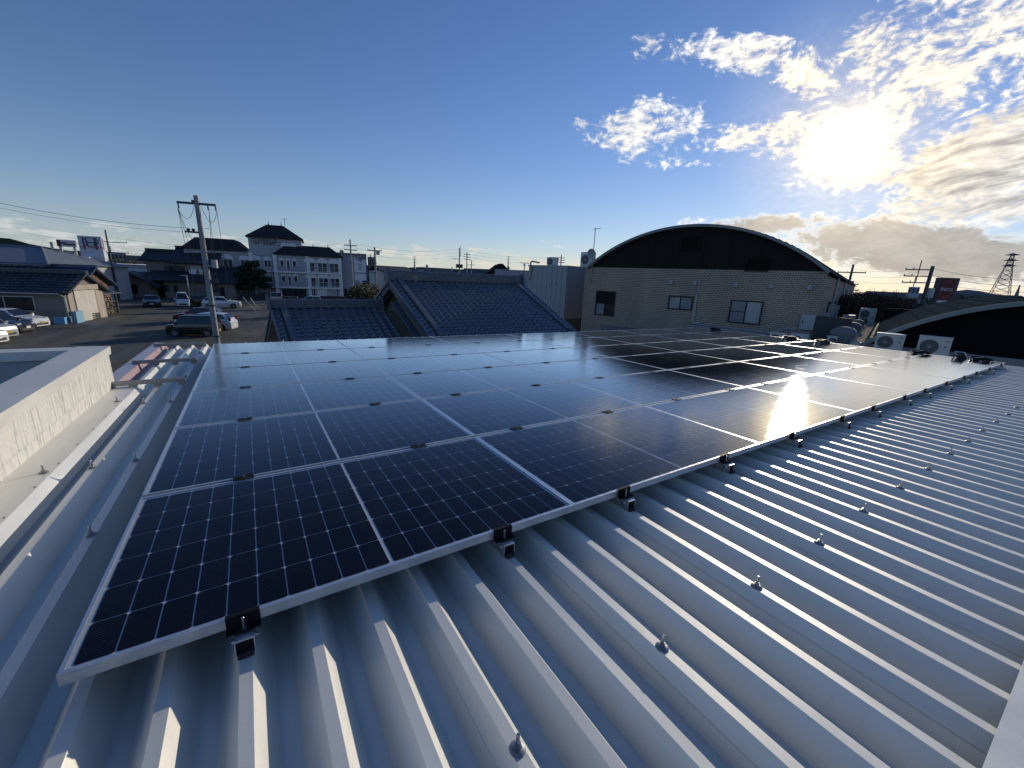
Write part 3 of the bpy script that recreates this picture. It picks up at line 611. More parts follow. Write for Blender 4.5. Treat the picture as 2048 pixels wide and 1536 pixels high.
# ================================================================ air-conditioner outdoor units
M_GRL = mat('fan_grille', (.10, .105, .11), .5); M_FAN = mat('fan_blade', (.28, .29, .29), .5); M_LOGO = mat('badge_grey', (.25, .27, .3), .5)
def ac_unit(label, loc, rz, w=.8, h=.56, d=.3, fan=.42, twin=False, group='outdoor air conditioner units', dark=M_GRL, stand=0.0):
    t = thing('outdoor_unit', label, 'air conditioner', loc, rz, group)
    MB().box(-w / 2, w / 2, 0, d, .04, h).build('casing', M_ACW, t)
    MB().box(-w / 2 - .006, w / 2 + .006, -.008, d + .006, h + .001, h + .018).build('lid', M_ACW, t)
    for sx in (-.3, .3): MB().box(w * sx - .04, w * sx + .04, .02, d - .02, 0, .039).build('foot', M_DKFR, t)
    fx = -w / 2 + fan * .5 + .04
    if stand:
        for sx in (-.38, .38):
            for yy0 in (.02, d - .05): MB().box(w * sx - .015, w * sx + .015, yy0, yy0 + .03, -stand, -.001).build('stand_leg', M_ZINC, t)
    for cz in ((h * .28, h * .73) if twin else (h * .52,)):
        fr_ = min(fan / 2, h * .24 if twin else h * .45)
        g = MB(); ring = [[(fx + r * math.cos(q), y, cz + r * math.sin(q)) for q in [2 * math.pi * k / 28 for k in range(29)]] for r, y in ((fr_ * 1.06, -.002), (fr_ * 1.06, -.022), (fr_, -.022), (fr_ * .98, -.004))]
        g.grid(ring); o = g.build('fan_ring', M_ACW, t)
        MB().add([(fx + fr_ * .99 * math.cos(2 * math.pi * k / 24), -.004, cz + fr_ * .99 * math.sin(2 * math.pi * k / 24)) for k in range(24)], (tuple(range(23, -1, -1)),)).build('fan_opening', dark, o)
        gr = MB()
        for k in range(30):
            q = 2 * math.pi * k / 30; c_, s_ = math.cos(q), math.sin(q); gr.tube([(fx + fr_ * .22 * c_, -.02, cz + fr_ * .22 * s_), (fx + fr_ * c_, -.02, cz + fr_ * s_)], .0022, 4)
        gr.cyl((fx, -.024, cz), (fx, -.014, cz), fr_ * .24, 16); gr.build('fan_grille', M_FAN, o)
    MB().box(w * .28, w * .44, -.003, -.0005, h * .80, h * .86).build('badge', M_LOGO, t); MB().box(w * .30, w * .40, -.003, -.0005, h * .52, h * .62).build('label_plate', M_LOGO, t)
    return t
DECK = 3.66
ac_unit('outdoor unit with dark fan below the left end of the black arched gable', tuple(D(1776, 693, 14.2).to_2d()) + (4.16,), math.radians(-77), .55, .42, .2, .31, stand=.5)
ac_unit('outdoor unit with white-hubbed fan in front of the black arched gable', tuple(D(1864, 703, 13.9).to_2d()) + (4.16,), math.radians(-80), .56, .47, .21, .33, stand=.5)
ac_unit('outdoor unit at the brick hall wall, left of the bent pipe', tuple(D(1557, 665, 15.2).to_2d()) + (3.92,), BA, .44, .33, .18, .24, stand=.26)
ac_unit('outdoor unit at the brick hall wall, below the meter box', tuple(D(1600, 668, 15.3).to_2d()) + (3.92,), BA, .46, .34, .18, .25, stand=.26)
ac_unit('small dark-fronted rooftop unit near the left end of the grey clad building', GL(GW * .42, .5, 6.312), BA, .5, .42, .4, .36)
ac_unit('tall rooftop unit at the right end of the grey clad building', GL(GW * .90, 2.2, 6.312), BA, .75, .8, .35, .5)
MB().tube([BL(8.02, -.55, 3.7), BL(8.02, -.55, 4.22), BL(8.10, -.5, 4.28), BL(8.45, -.3, 4.30)], .035).build('bent_pipe', M_GREYP)
tag(bpy.data.objects['bent_pipe'], 'grey pipe with a bend between the two outdoor units at the brick hall', 'pipe')
brn = MB().box(-2.3, 2.3, 0, 3, 0, .75); o = brn.build('parapet_block', mat('brown_brick_far', (.16, .12, .11), .8, 0, .1, 2)); o.location = GL(GW + 1.4, 6.0, 6.32); o.rotation_euler = (0, 0, BA); tag(o, 'dark brown rooftop block behind the grey clad building', 'rooftop block')

# ================================================================ low service deck, alley fittings and black barrel hall
BX = math.radians(-75)
bar_o = D(1735, 690, 15.0)
tag(MB().prism([(13.25, -8), (13.25, 9.0), (13.6, 14.2), (60, 24), (60, -8)], 'z', YB, DECK).build('service_deck', mat('deck_grey', (.22, .22, .22), .8, 0, .12, 1.5)), kind='structure')
hall = thing('barrel_hall', 'black-gabled hall with green curved roof at the right edge', 'building', (bar_o.x, bar_o.y, DECK), BX)
hR, hc, hz = 5.475, 3.6, 5.55 - 5.475 - DECK
M_BLKG = mat('black_gable', (.010, .009, .011), .9, 0, .2, 1.0, spec=.05)
h0 = arc(hR, hc, hz, 3.6)
MB().prism([(0, .56)] + h0 + [(7.2, .56)], 'y', .10, .22).build('gable_panel', M_BLKG, hall)
MB().box(-.3, 7.5, .02, .24, 0.001, .555).build('base_band', mat('base_band', (.24, .26, .28), .6, .1, .1, 1.2), hall)
to, ti = arc(hR, hc, hz, 3.68, 44, .10), arc(hR, hc, hz, 3.68, 44, .0)
MB().prism(to + ti[::-1], 'y', -.12, .09).build('arch_trim', M_TRIM, hall)
HL = 9.6
q1, q2 = arc(hR, hc, hz, 3.72, 44, .085), arc(hR, hc, hz, 3.72, 44, .02)
rr = MB().grid([[(x, .091, z) for x, z in q1], [(x, HL, z) for x, z in q1]]).grid([[(x, .091, z) for x, z in q2], [(x, HL, z) for x, z in q2]]).grid([[(x, HL, z) for x, z in q1], [(x, HL, z) for x, z in q2]]).build('barrel_roof', M_PATINA, hall, 40)
for k in range(1, 44, 2):
    xx, zz = q1[k]; MB().box(xx - .01, xx + .01, .1, HL, zz - .01, zz + .02).build('roof_seam', M_PATINA, rr)
MB().box(0, .12, .25, HL - .1, .001, .70).build('side_wall', M_DARKP, hall); MB().box(7.08, 7.2, .25, HL - .1, .001, .70).build('side_wall', M_DARKP, hall)
MB().box(.13, 7.07, HL - .2, HL - .1, .001, 1.3).build('back_wall', M_DARKP, hall)
gu = MB().prism([(-.05, .58), (-.30, .52), (-.36, .60), (-.38, .60), (-.30, .44), (-.05, .50)], 'y', -.1, HL + 1.5).build('eave_gutter', mat('cream_gutter', (.40, .36, .28), .9, 0, .15, 3, spec=0.0), hall)
foil = MB(); rnd = random.Random(4)
foil.grid([[(-.42 + .09 * a + rnd.uniform(-.03, .03), -.42 + .09 * b + rnd.uniform(-.03, .03), .60 + rnd.uniform(-.05, .05) - .12 * abs(a - 2) / 2 - .2 * (b < 1)) for a in range(6)] for b in range(7)])
foil.build('crumpled_cover', mat('cream_foil', (.50, .46, .36), .8, 0, .1, 5, spec=.1), hall)

M_GALV = mat('galvanised_duct', (.22, .245, .27), .8, 0, .1, 3, spec=.05)
def dome_vent(label, px, py, dist, w, l):
    p_ = D(px, py, dist); t = thing('roof_ventilator', label, 'ventilator', (p_.x, p_.y, 4.0), BX, 'rounded roof ventilators in the alley')
    MB().box(-w / 2, w / 2, 0, l, -.34, .36).build('box', M_GALV, t)
    hd = [(w * .54 * math.cos(math.pi * k / 16), 0.38 + w * .34 * math.sin(math.pi * k / 16)) for k in range(17)]
    MB().prism(hd[::-1], 'y', -.03, l + .02).build('hood', M_GALV, t, 40)
    ho = [(x * 1.04, .38 + (z - .38) * 1.06) for x, z in hd]; MB().prism(ho + hd[::-1], 'y', -.055, -.031).build('hood_rim', M_TRIM, t)
    MB().box(-w * .56, w * .56, -.05, l + .03, .361, .379).build('rim', M_TRIM, t)
    return t
dome_vent('nearest rounded grey roof ventilator, behind the panel corner', 1681, 690, 15.6, .56, .5)
dome_vent('second rounded grey roof ventilator, just behind the nearest one', 1700, 668, 18.6, .50, .5)
dome_vent('farthest rounded grey roof ventilator, before the tall unit', 1714, 652, 21.6, .36, .4)
ac_unit('small grilled unit standing left of the nearest roof ventilator', tuple(D(1661, 690, 15.3).to_2d()) + (4.02,), BX, .24, .26, .2, .2, stand=.36)
ac_unit('square fan unit behind the nearest roof ventilator', tuple(D(1681, 662, 18.0).to_2d()) + (4.22,), BX, .34, .26, .25, .22, stand=.56)
ac_unit('tall twin-fan outdoor unit at the far end of the alley', tuple(D(1728, 655, 25.5).to_2d()) + (3.98,), BX, .60, .87, .3, .34, True, stand=.3)
ac_unit('white-topped outdoor unit against the brick hall side wall', tuple(D(1694, 648, 24).to_2d()) + (4.05,), BX, .45, .5, .3, .34, stand=.38)
for nm, x, dd, hh in (('first', 1652, 15.9, .95),):
    p_ = D(1668, 690, 16.7); o = MB().box(-.62, .30, 0, .14, 0, 1.12).build('dark_screen_wall', mat('dark_concrete', (.07, .07, .068), .85, 0, .2, 2)); o.location = (p_.x, p_.y, DECK); o.rotation_euler = (0, 0, BX); tag(o, 'low dark stained wall at the brick hall corner', 'wall')
for k in range(7):
    p_ = D(1716 + 3.2 * k, 676 - 7 * k, 16.5 + 1.1 * k); MB().tube([(p_.x - .25, p_.y + .1, DECK + .18), (p_.x + .05, p_.y - .05, DECK + .20), (p_.x + .08, p_.y - .06, DECK)], .03, 6).build('alley_pipe', M_GREYP)
    tag(bpy.data.objects['alley_pipe' + ('.%03d' % k if k else '')], 'short bent grey pipe in the alley beside the curved roof, %s from the front' % ORD[k], 'pipe', 'short pipes in the alley')

# the yard above is drafted in a unit of 1.45 m with eye level as datum (window and outdoor-unit sizes give the unit): convert to metres
KY = 1.45
for o in list(COL.objects):
    if o.name not in YARD_BEFORE and o.parent is None:
        o.location = CAM + (o.location - CAM) * KY; o.scale = o.scale * KY
# ================================================================ cable coils and offcut lying on the array's far edge
M_CAB = mat('black_cable', (.012, .012, .013), .45); M_PLUG = mat('plug_grey', (.45, .46, .47), .4)
def coil(label, u, v, n=7, r=.16):
    t = thing('cable_coil', label, 'cable', M=PF @ Matrix.Translation((u, v, 0.001)), group='cable coils left on the panels'); rnd = random.Random(int(u * 100 + v)); pts = []
    for k in range(n * 14 + 1):
        q = 2 * math.pi * k / 14; rr_ = r * (1 + .16 * math.sin(k * .37) + rnd.uniform(-.03, .03)); pts.append((rr_ * math.cos(q), rr_ * .9 * math.sin(q), .008 + .05 * k / (n * 14) + .012 * math.sin(k * .9)))
    MB().tube(pts, .0055, 6).build('cable', M_CAB, t)
    MB().tube([pts[0], (-.22, -.08, .012), (-.30, -.05, .010)], .0055, 6).build('lead', M_CAB, t); MB().cyl((-.30, -.05, .012), (-.37, -.03, .012), .011, 8).build('plug', M_PLUG, t)
    MB().tube([pts[-1], (-.18, .12, .03), (-.27, .07, .02), (-.31, .06, .012)], .005, 6).build('lead', M_PLUG, t)
def PP(px, py, z=0.0):
    inv = PF.inverted(); o = inv @ CAM; d = inv.to_3x3() @ ray(px, py); t_ = (z - o.z) / d.z; return o + d * t_
for lb, px, py in (('coil of black cable on the right front panel, nearest the roof corner', 1970, 719), ('coil of black cable before the unit with the white-hubbed fan', 1856, 705), ('coil of black cable near the rounded roof ventilators', 1658, 684), ('coil of black cable at the far corner below the brick hall window', 1444, 660), ('small coil of black cable at the far edge beside the outdoor units', 1602, 676)):
    p_ = PP(px, py); coil(lb, min(p_.x, 12.15), p_.y)
p_ = PP(1995, 722)
o = MB().prism([(0, 0), (.16, .14), (.17, .13), (.03, 0)], 'x', 0, .10).prism([(.10, 0), (.16, .12), (.17, .115), (.12, 0)], 'x', .101, .11).build('metal_offcut', M_ALU); o.matrix_world = PF @ Matrix.Translation((12.36, .42, RZ + .004)) @ Matrix.Rotation(1.2, 4, 'Z'); o.scale = (1.6, 1.6, 1.6); tag(o, 'bent silver metal offcut leaning at the right roof corner', 'metal piece')
# ================================================================ tiled house just beyond our eaves
def onpl(px, py, P0, deg):                      # pixel ray on the vertical plane through P0: (distance along it, height)
    d = ray(px, py); e = Vector((math.cos(math.radians(deg)), math.sin(math.radians(deg)))); n = Vector((-e.y, e.x)); P0 = Vector(P0)
    t_ = P0.dot(n) / Vector((d.x, d.y)).dot(n); X = CAM + d * t_; return (Vector((X.x, X.y)) - P0).dot(e), X.z
M_TILE = mat('smoked_silver_tile', (.175, .20, .235), .30, .2, .28, 3.0, .25, 30)
M_NOSHI = mat('ridge_tile', (.13, .145, .17), .5, .2, .18, 4.0)
M_OLIVE = mat('olive_plaster', (.25, .22, .15), .9, 0, .08, 1.5); M_WOODD = mat('dark_timber', (.05, .047, .045), .7, 0, .2, 4); M_BGREY = mat('blue_grey_barge', (.10, .12, .15), .55, .1, .1, 3)
TW, TE = .268, .236
def tile_geo():
    n = 9; prof = []
    for k in range(n + 1):
        t_ = k / n; prof.append((t_ * (TW + .012), -.020 * math.sin(math.pi * t_ / .66) if t_ < .66 else .044 * math.sin(math.pi * (t_ - .66) / .34)))
    top = [(x, TE + .03, h) for x, h in prof]; bot = [(x, 0, h + .042) for x, h in prof]; lip = [(x, .002, h + .006) for x, h in prof]
    return [top, bot, lip]
TG = tile_geo()
ME_TILE = MB().grid(TG).mesh('tile', M_TILE, 50)
house = thing('tiled_house', 'low house with blue-grey wavy roof tiles beyond the panels', 'house', (4.54, 16.0, 0), math.radians(3.0))
HF = Matrix.Translation((4.54, 16.0, 0)) @ Matrix.Rotation(math.radians(3.0), 4, 'Z')
SL = math.atan(.45); cA, sA = math.cos(SL), math.sin(SL)
def roof_plane(name, x0, x1, zr, yr, run, front_tiles=True):
    """two slopes off a ridge at (yr, zr); returns the roof slab and the tile places of the front slope"""
    mb = MB()
    for sg in (-1, 1):
        pl_ = [(yr, zr - .03), (yr + sg * run, zr - .03 - .45 * run), (yr + sg * run, zr - .13 - .45 * run), (yr, zr - .13)]
        mb.prism(pl_ if sg > 0 else pl_[::-1], 'x', x0, x1)
    o = mb.build('roof', M_TILE, house); spots = []
    nc = int(round((x1 - x0) / TW)); nr = int(run / cA / TE)
    for r in range(nr):
        d_ = run / cA - r * TE
        for c_ in range(nc): spots.append((x0 + c_ * (x1 - x0) / nc, yr - d_ * cA - sA * .012, zr - .03 - d_ * sA + cA * .012))
    return o, spots
Lm = onpl(1042, 566, (4.54, 16.0), 3.0)[0]
main_r, sp_m = roof_plane('roof', 0.0, Lm, 5.36, 0.0, 3.9)
wx0 = onpl(540, 612, (4.54, 16.3), 3.0)[0]
wing_r, sp_w = roof_plane('roof', wx0, -.15, 4.30, .4, 3.9)
allsp = sorted([((HF @ Vector(p)) - CAM).length for p in []])
cand = [(main_r, p) for p in sp_m] + [(wing_r, p) for p in sp_w]
def vis(p):
    w = HF @ Vector(p); return w.z > 5.6 - (w.y) * .158
cand.sort(key=lambda q: (not vis(q[1]), (HF @ Vector(q[1]) - CAM).length))
for i, (rf_, p) in enumerate(cand[:300]): link('tile', ME_TILE, rf_, p, (SL + random.uniform(-.012, .012), 0, random.uniform(-.008, .008)))
for rf_ in (main_r, wing_r):
    mb = MB(); RX = Matrix.Rotation(SL, 3, 'X')
    for r2, p in cand[300:]:
        if r2 is rf_:
            v_ = [RX @ Vector(q) + Vector(p) for row in TG for q in row]; w_ = len(TG[0])
            mb.add(v_, [(a * w_ + b, a * w_ + b + 1, (a + 1) * w_ + b + 1, (a + 1) * w_ + b) for a in range(2) for b in range(w_ - 1)])
    if mb.v: tag(mb.build('roof_tiles', M_TILE, rf_, 50), kind='stuff')
def ridge(x0, x1, y, z, par, n=5, h=.055, w=.30):
    for k in range(n):
        ww = w * (1 - .11 * k); MB().box(x0 - .02 * (k % 2), x1 + .02 * (k % 2), y - ww / 2, y + ww / 2, z + h * k - .02, z + h * (k + 1) - .026).build('ridge_course', M_NOSHI, par)
    m = int((x1 - x0) / .30); cap = [(.095 * math.cos(math.pi * k / 8), .075 * math.sin(math.pi * k / 8)) for k in range(9)]
    for k in range(m):
        a = x0 + (x1 - x0) * k / m; b_ = x0 + (x1 - x0) * (k + 1) / m
        MB().prism([(y + c_ * (1.0), z + h * n - .02 + s_) for c_, s_ in cap][::-1], 'x', a + .004, b_ - .004).build('ridge_cap', M_NOSHI, par, 40)
        MB().prism([(y + c_ * 1.18, z + h * n - .02 + s_ * 1.2) for c_, s_ in cap][::-1], 'x', b_ - .05, b_ - .006).build('ridge_cap_collar', M_NOSHI, par, 40)
    for xx, sg in ((x0, -1), (x1, 1)):
        MB().prism([(y - .24, z - .10), (y + .24, z - .10), (y + .22, z + .18), (y + .10, z + .36), (y, z + .44), (y - .10, z + .36), (y - .22, z + .18)], 'x', xx + sg * .03, xx + sg * .12).build('ridge_end_tile', M_NOSHI, par)
ridge(.06, Lm - .06, 0, 5.36, main_r); ridge(wx0 + .05, -.22, .4, 4.30, wing_r, 4)
def slope_box(x0, x1, yr, zr, d0, d1, h0, h1, sg=-1):  # box lying on a slope
    P = lambda x, d_, h: (x, yr + sg * (d_ * cA + h * sA), zr - .03 - d_ * sA + h * cA)
    v_ = [P(x, d_, h) for x in (x0, x1) for d_ in (d0, d1) for h in (h0, h1)]
    return MB().add(v_, ((0, 1, 3, 2), (4, 6, 7, 5), (0, 4, 5, 1), (2, 3, 7, 6), (0, 2, 6, 4), (1, 5, 7, 3)))
def verge(x, yr, zr, par, sgx, run=4.2, n=15):
    for k in range(n):
        d0, d1 = run * k / n, run * (k + 1) / n
        slope_box(x - .09, x + .09, yr, zr, d0 + .01, d1 + .012, .02, .14 + .004 * (k % 2)).build('descending_ridge_tile', M_NOSHI, par)
        slope_box(x + sgx * .34, x + sgx * .40, yr, zr, d0 + .005, d1 + .02, -.10, .06 + .01 * (k % 2)).build('verge_tile', M_TILE, par)
    for sg in (-1, 1): slope_box(x + sgx * .31, x + sgx * .339, yr, zr, 0, run, -.28, -.02, sg).build('bargeboard', M_BGREY, par)
verge(.40, 0, 5.36, main_r, -1); verge(Lm - .40, 0, 5.36, main_r, 1); verge(wx0 + .40, .4, 4.30, wing_r, -1)
MB().prism([(-3.0, 0), (3.0, 0), (3.0, 5.20 - 1.37), (0, 5.20), (-3.0, 5.20 - 1.37)], 'x', .62, Lm - .6).build('wall', M_OLIVE, house)
MB().prism([(-2.6, 0), (3.4, 0), (3.4, 4.14 - 1.36), (.4, 4.14), (-2.6, 4.14 - 1.36)], 'x', wx0 + .7, .60).build('wall', M_OLIVE, house)
for zz, dd in ((5.02, .25), (4.35, 1.7)): MB().box(.05, .9, -dd - .06, -dd + .06, zz - .09, zz).build('purlin_end', mat('red_timber', (.16, .10, .07), .8), house)
slope_box(-.12, .10, 0, 5.36, .9, 4.0, -.50, -.42).build('valley_flashing', M_BGREY, house)
p_ = onpl(487, 640, (4.0, 17), 3.0)

# ================================================================ wooden / concrete poles and wires
M_CONC = mat('pole_concrete', (.30, .30, .30), .75, 0, .12, 1.0); M_PST = mat('dark_pole_steel', (.07, .072, .08), .5, .3); M_INS = mat('porcelain', (.55, .55, .56), .3)
def upole(label, px, py, dist, r0=.17, r1=.10, group='utility poles', steel=False):
    p_ = D(px, py, dist); t = thing('utility_pole', label, 'utility pole', (p_.x, p_.y, 0), 0, group); t['h'] = p_.z
    MB().cyl((0, 0, 0), (0, 0, p_.z), r0, 12, r1).build('pole', M_PST if steel else M_CONC, t, 40); del t['h']; return t, p_.z
def crossarm(t, z, half, ang=0.0, y=0.0, ins=(-1, -.5, .5, 1), r=.05, off=0.0):
    c_, s_ = math.cos(ang), math.sin(ang)
    a = MB().box(off - half, off + half, -r, r, z - r, z + r).build('crossarm', M_PST, t); a.rotation_euler = (0, 0, ang)
    for k in ins: MB().lathe([(.03, 0), (.055, .04), (.03, .07), (.055, .10), (.03, .14)], 8, (off + k * half * .96, 0, z + r)).build('insulator', M_INS, a)
    return a
A, zA = upole('near concrete utility pole with drooping jumper cables left of the panels', 391.5, 391, 21.5, .125, .085)
ca_ = MB().box(-.66, .64, -.04, .04, zA - .34, zA - .26).build('crossarm', M_PST, A); ca_.rotation_euler = (0, 0, -.25)
MB().box(-.16, -.06, -.06, .06, zA - .30, zA - .18).build('arm_clamp', M_PST, ca_)
for k, xx in enumerate((-.63, .36, .62)): MB().lathe([(.02, -.22), (.035, -.18), (.02, -.14), (.035, -.10), (.018, -.02)], 8, (xx, 0, zA - .30)).build('insulator', M_PST, ca_)
def cat_(a, b_, sag, n=10): return [tuple(Vector(a).lerp(Vector(b_), k / n) - Vector((0, 0, sag * 4 * (k / n) * (1 - k / n)))) for k in range(n + 1)]
for a, b_, sg in (((-.63, 0, zA - .52), (-.1, .1, zA - .35), .45), ((-.63, 0, zA - .52), (-.12, 0, zA - 1.9), .35), ((-.63, 0, zA - .52), (-.5, .1, zA - 3.9), .05), ((-.63, 0, zA - .52), (-.15, .1, zA - 3.4), .3), ((.36, 0, zA - .52), (.12, 0, zA - 3.3), .3), ((.62, 0, zA - .52), (.13, 0, zA - .4), .5), ((.62, 0, zA - .52), (.66, .2, zA - 3.8), .1), ((.36, 0, zA - .52), (.3, .2, zA - 3.9), .2)):
    MB().tube(cat_(a, b_, sg), .008, 5).build('jumper_cable', M_CAB, A)
MB().box(-.52, .06, -.04, .04, zA - 1.42, zA - 1.35).lathe([(.03, 0), (.07, .05), (.03, .1)], 8, (-.4, 0, zA - 1.35)).lathe([(.03, 0), (.07, .05), (.03, .1)], 8, (-.24, 0, zA - 1.35)).build('switch_bracket', M_PST, A)
MB().cyl((.30, 0, zA - 2.75), (.30, 0, zA - 2.42), .11, 12).box(.1, .36, -.03, .03, zA - 2.7, zA - 2.64).build('transformer', M_GREYP, A)
MB().box(.10, .34, -.04, .04, zA - 3.35, zA - 3.2).build('terminal_box', M_PST, A)
for k in range(12): MB().cyl((-.26 if k % 2 else .16, 0, zA - 1.2 - .45 * k), (-.14 if k % 2 else .28, 0, zA - 1.2 - .45 * k), .012, 6).build('step_bolt', M_ZINC, A)
for zz in (zA - 4.3, zA - 5.6): MB().cyl((0, 0, zz), (0, 0, zz + .05), .178, 14).build('pole_band', M_PST, A)
sg_ = MB().cyl((.30, -.25, 0), (.30, -.25, 1.7), .05, 10, .05).build('cable_guard', mat('yellowed_guard', (.42, .38, .26), .6), A)
wires = []
def wire(label, a, b_, sag, r=.012):
    o = MB().tube(cat_(a, b_, sag, 16), r, 5).build('power_line', M_CAB); tag(o, label, 'power line', 'power lines')
Aw = A.location
wire('upper power line leaving the near pole towards the left edge', (Aw.x - .5, Aw.y, zA - 1.25), D(-40, 398, 24), .15, .007)
wire('lower power line leaving the near pole towards the left edge', (Aw.x - .4, Aw.y, zA - 1.4), D(-40, 408, 24), .15, .005)
wire('slanting guy wire running down from the near pole behind the parked cars', (Aw.x + .1, Aw.y, zA - 3.4), G(512, 690) * 0 + D(488, 640, 34), .1, .010)
Bp, zB = upole('slim steel pole by the car dealer sign left of the brown house', 210, 460, 84, .17, .09, steel=True)
for k, zz in enumerate((zB - 1.6, zB - 3.0, zB - 4.2)): crossarm(Bp, zz, 1.3, -.2, ins=(-1, 1), off=.9)
Cp, zC = upole('tall pole with three rows of insulators beside the white nursing home', 700, 479, 80, .2, .12)
for zz in (zC - 1.0, zC - 1.75, zC - 2.5): crossarm(Cp, zz, 1.05, -.1, ins=(-1, -.6, .6, 1), r=.07)
Dp, zD = upole('T-topped pole with a round transformer right of the white pillar sign', 749, 495, 62, .17, .12)
crossarm(Dp, zD - .4, .95, -.1, ins=(-1, 1), r=.06); MB().cyl((.45, 0, zD - .95), (.45, 0, zD - .45), .28, 12).build('transformer', M_GREYP, Dp)
for zz in (zD - 2.1, zD - 3.3): crossarm(Dp, zz, .5, -.1, ins=(), r=.05, off=-.3)
Ep, zE = upole('pole with twin transformers above the tiled ridge', 919, 496, 105, .2, .13); crossarm(Ep, zE - 2.6, 1.0, -.2, ins=(-1, -.5, 0), off=-.9)
for sx in (-.55, .55): MB().cyl((sx, 0, zE - 4.7), (sx, 0, zE - 3.8), .36, 12).build('transformer', M_PST, Ep)
MB().cyl((.28, 0, zE - 2), (.28, 0, zE + .6), .05, 6).build('top_spar', M_PST, Ep)
Fp, zF = upole('second pole right of the twin transformers, three short arms', 934, 504, 118, .19, .12)
for zz in (zF - .7, zF - 1.3, zF - 1.9): crossarm(Fp, zz, .9, -.2, ins=(-1, 1), r=.07)
Ip, zI = upole('third pole with curved lamp arm above the tiled ridge', 943, 521, 122, .17, .11); crossarm(Ip, zI - 1.2, .9, -.2, ins=(-1, 1)); MB().tube([(0, 0, zI - .3), (-.3, 0, zI + .2), (-.9, 0, zI + .3)], .06, 6).build('lamp_arm', M_GREYP, Ip)
Jp, zJ = upole('pole with short insulator arms behind the grey clad building', 1123, 510, 95, .19, .12)
for zz in (zJ - .6, zJ - 1.1, zJ - 1.6): crossarm(Jp, zz, .8, -.5, ins=(-1, 1), r=.06)
Kp, zK = upole('dark pole with tangled arms behind the brick hall, right side', 1707, 529, 92, .26, .16, steel=True)
for zz, h in ((zK - 1.3, 1.9), (zK - 3.2, 1.3), (zK - 4.2, 1.5)): crossarm(Kp, zz, h, -1.15, ins=(-1, -.3, .3, 1), r=.09)
MB().cyl((.1, -.4, zK - 3.5), (.1, -.4, zK - 2.7), .25, 12).build('transformer', M_PST, Kp)
Lp, zL = upole('dark pole with hanging transformer left of the red fuel sign', 1866, 532, 56, .2, .14, steel=True)
for zz in (zL - .35, zL - .95, zL - 1.55): crossarm(Lp, zz, .95, -1.2, ins=(-1, -.4, 1), r=.05, off=-.9)
MB().cyl((0, -.35, zL - 2.9), (0, -.35, zL - 2.0), .26, 12).build('transformer', M_GREYP, Lp)
MB().tube([(-.35, .8, zL - 1.6), (-.35, .8, zL + .5)], .04, 6).build('arm_upright', M_PST, Lp)
def tip(t, z, dx=0.0): return (t.location.x + dx, t.location.y, z)
for k, dz in enumerate((.9, 1.65, 2.4)):
    wire('%s of three lines strung left from the tall insulator pole' % ['top', 'middle', 'bottom'][k], tip(Cp, zC - dz + .2, -1), tip(Bp, zB - 1.0 - 1.3 * k, 1), 1.2, .014)
    wire('%s of three lines strung right from the tall insulator pole' % ['top', 'middle', 'bottom'][k], tip(Cp, zC - dz + .2, 1), tip(Ep, zE - .2 - .8 * k, -.3), .9, .014)
    wire('%s of three lines between the second and the far clad-building pole' % ['top', 'middle', 'bottom'][k], tip(Ep, zE - .2 - .8 * k, .3), tip(Jp, zJ - .4 - .5 * k, -.5), .8, .014)
    wire('%s of three lines across the sunset between the right-hand poles' % ['top', 'middle', 'bottom'][k], tip(Kp, zK - .7 - .9 * k), tip(Lp, zL - .2 - .6 * k), .4, .011)
    wire('%s of three lines leaving the right frame edge past the fuel sign' % ['top', 'middle', 'bottom'][k], tip(Lp, zL - .2 - .6 * k), D(2110, 560 + 12 * k, 54), .35, .014)
for k, (y0, y1) in enumerate(((505, 503), (512, 514), (520, 524), (476, 492))):
    wire('%s far telephone line above the left rooftops' % ORD[k], D(-60, y0 - 34, 110), D(395, y1, 105), 1.5, .014)
# lattice transmission tower at the right edge
tp = D(2026, 509, 230); tw = thing('transmission_tower', 'tall lattice transmission tower at the right edge of the sky', 'tower', (tp.x, tp.y, 0)); M_LAT = mat('lattice_steel', (.16, .16, .17), .6, .4)
def lat(z): return 3.0 * (1 - z / tp.z) ** 1.1 + .35
for sx in (-1, 1):
    for sy in (-1, 1): MB().tube([(sx * lat(z), sy * lat(z), z) for z in [tp.z * k / 12 for k in range(13)]], .08, 5).build('leg', M_LAT, tw)
zs = [tp.z * (1 - (1 - k / 13) ** 1.25) for k in range(14)]
for a, b_ in zip(zs, zs[1:]):
    br_ = MB()
    for s1, s2, ax in ((-1, 1, 0), (1, -1, 0), (-1, 1, 1), (1, -1, 1)):
        for o_ in (-1, 1):
            P = (s1 * lat(a), o_ * lat(a), a) if ax == 0 else (o_ * lat(a), s1 * lat(a), a); Q = (s2 * lat(b_), o_ * lat(b_), b_) if ax == 0 else (o_ * lat(b_), s2 * lat(b_), b_); br_.tube([P, Q], .05, 4)
    br_.build('bracing', M_LAT, tw)
for k, zz in enumerate((.99, .90, .81)):
    MB().prism([(-1.9, tp.z * zz), (0, tp.z * zz + .7), (1.9, tp.z * zz), (0, tp.z * zz - .2)], 'x', -.3, .3).build('arm', M_LAT, tw)
for px, py, lb in ((829, 513, 'tiny lattice tower on the horizon left of the twin transformers'), (1017, 512, 'tiny slim mast on the horizon above the white house'), (2040, 570, 'small distant lattice tower low at the right edge')):
    q_ = D(px, py, 620); t = thing('distant_mast', lb, 'mast', (q_.x, q_.y, 0)); MB().cyl((0, 0, 0), (0, 0, q_.z), 2.2, 4, .35).build('mast', M_LAT, t)
    for zz in (.96, .84, .72): MB().box(-2.2, 2.2, -.3, .3, q_.z * zz, q_.z * zz + .5).build('arm', M_LAT, t)
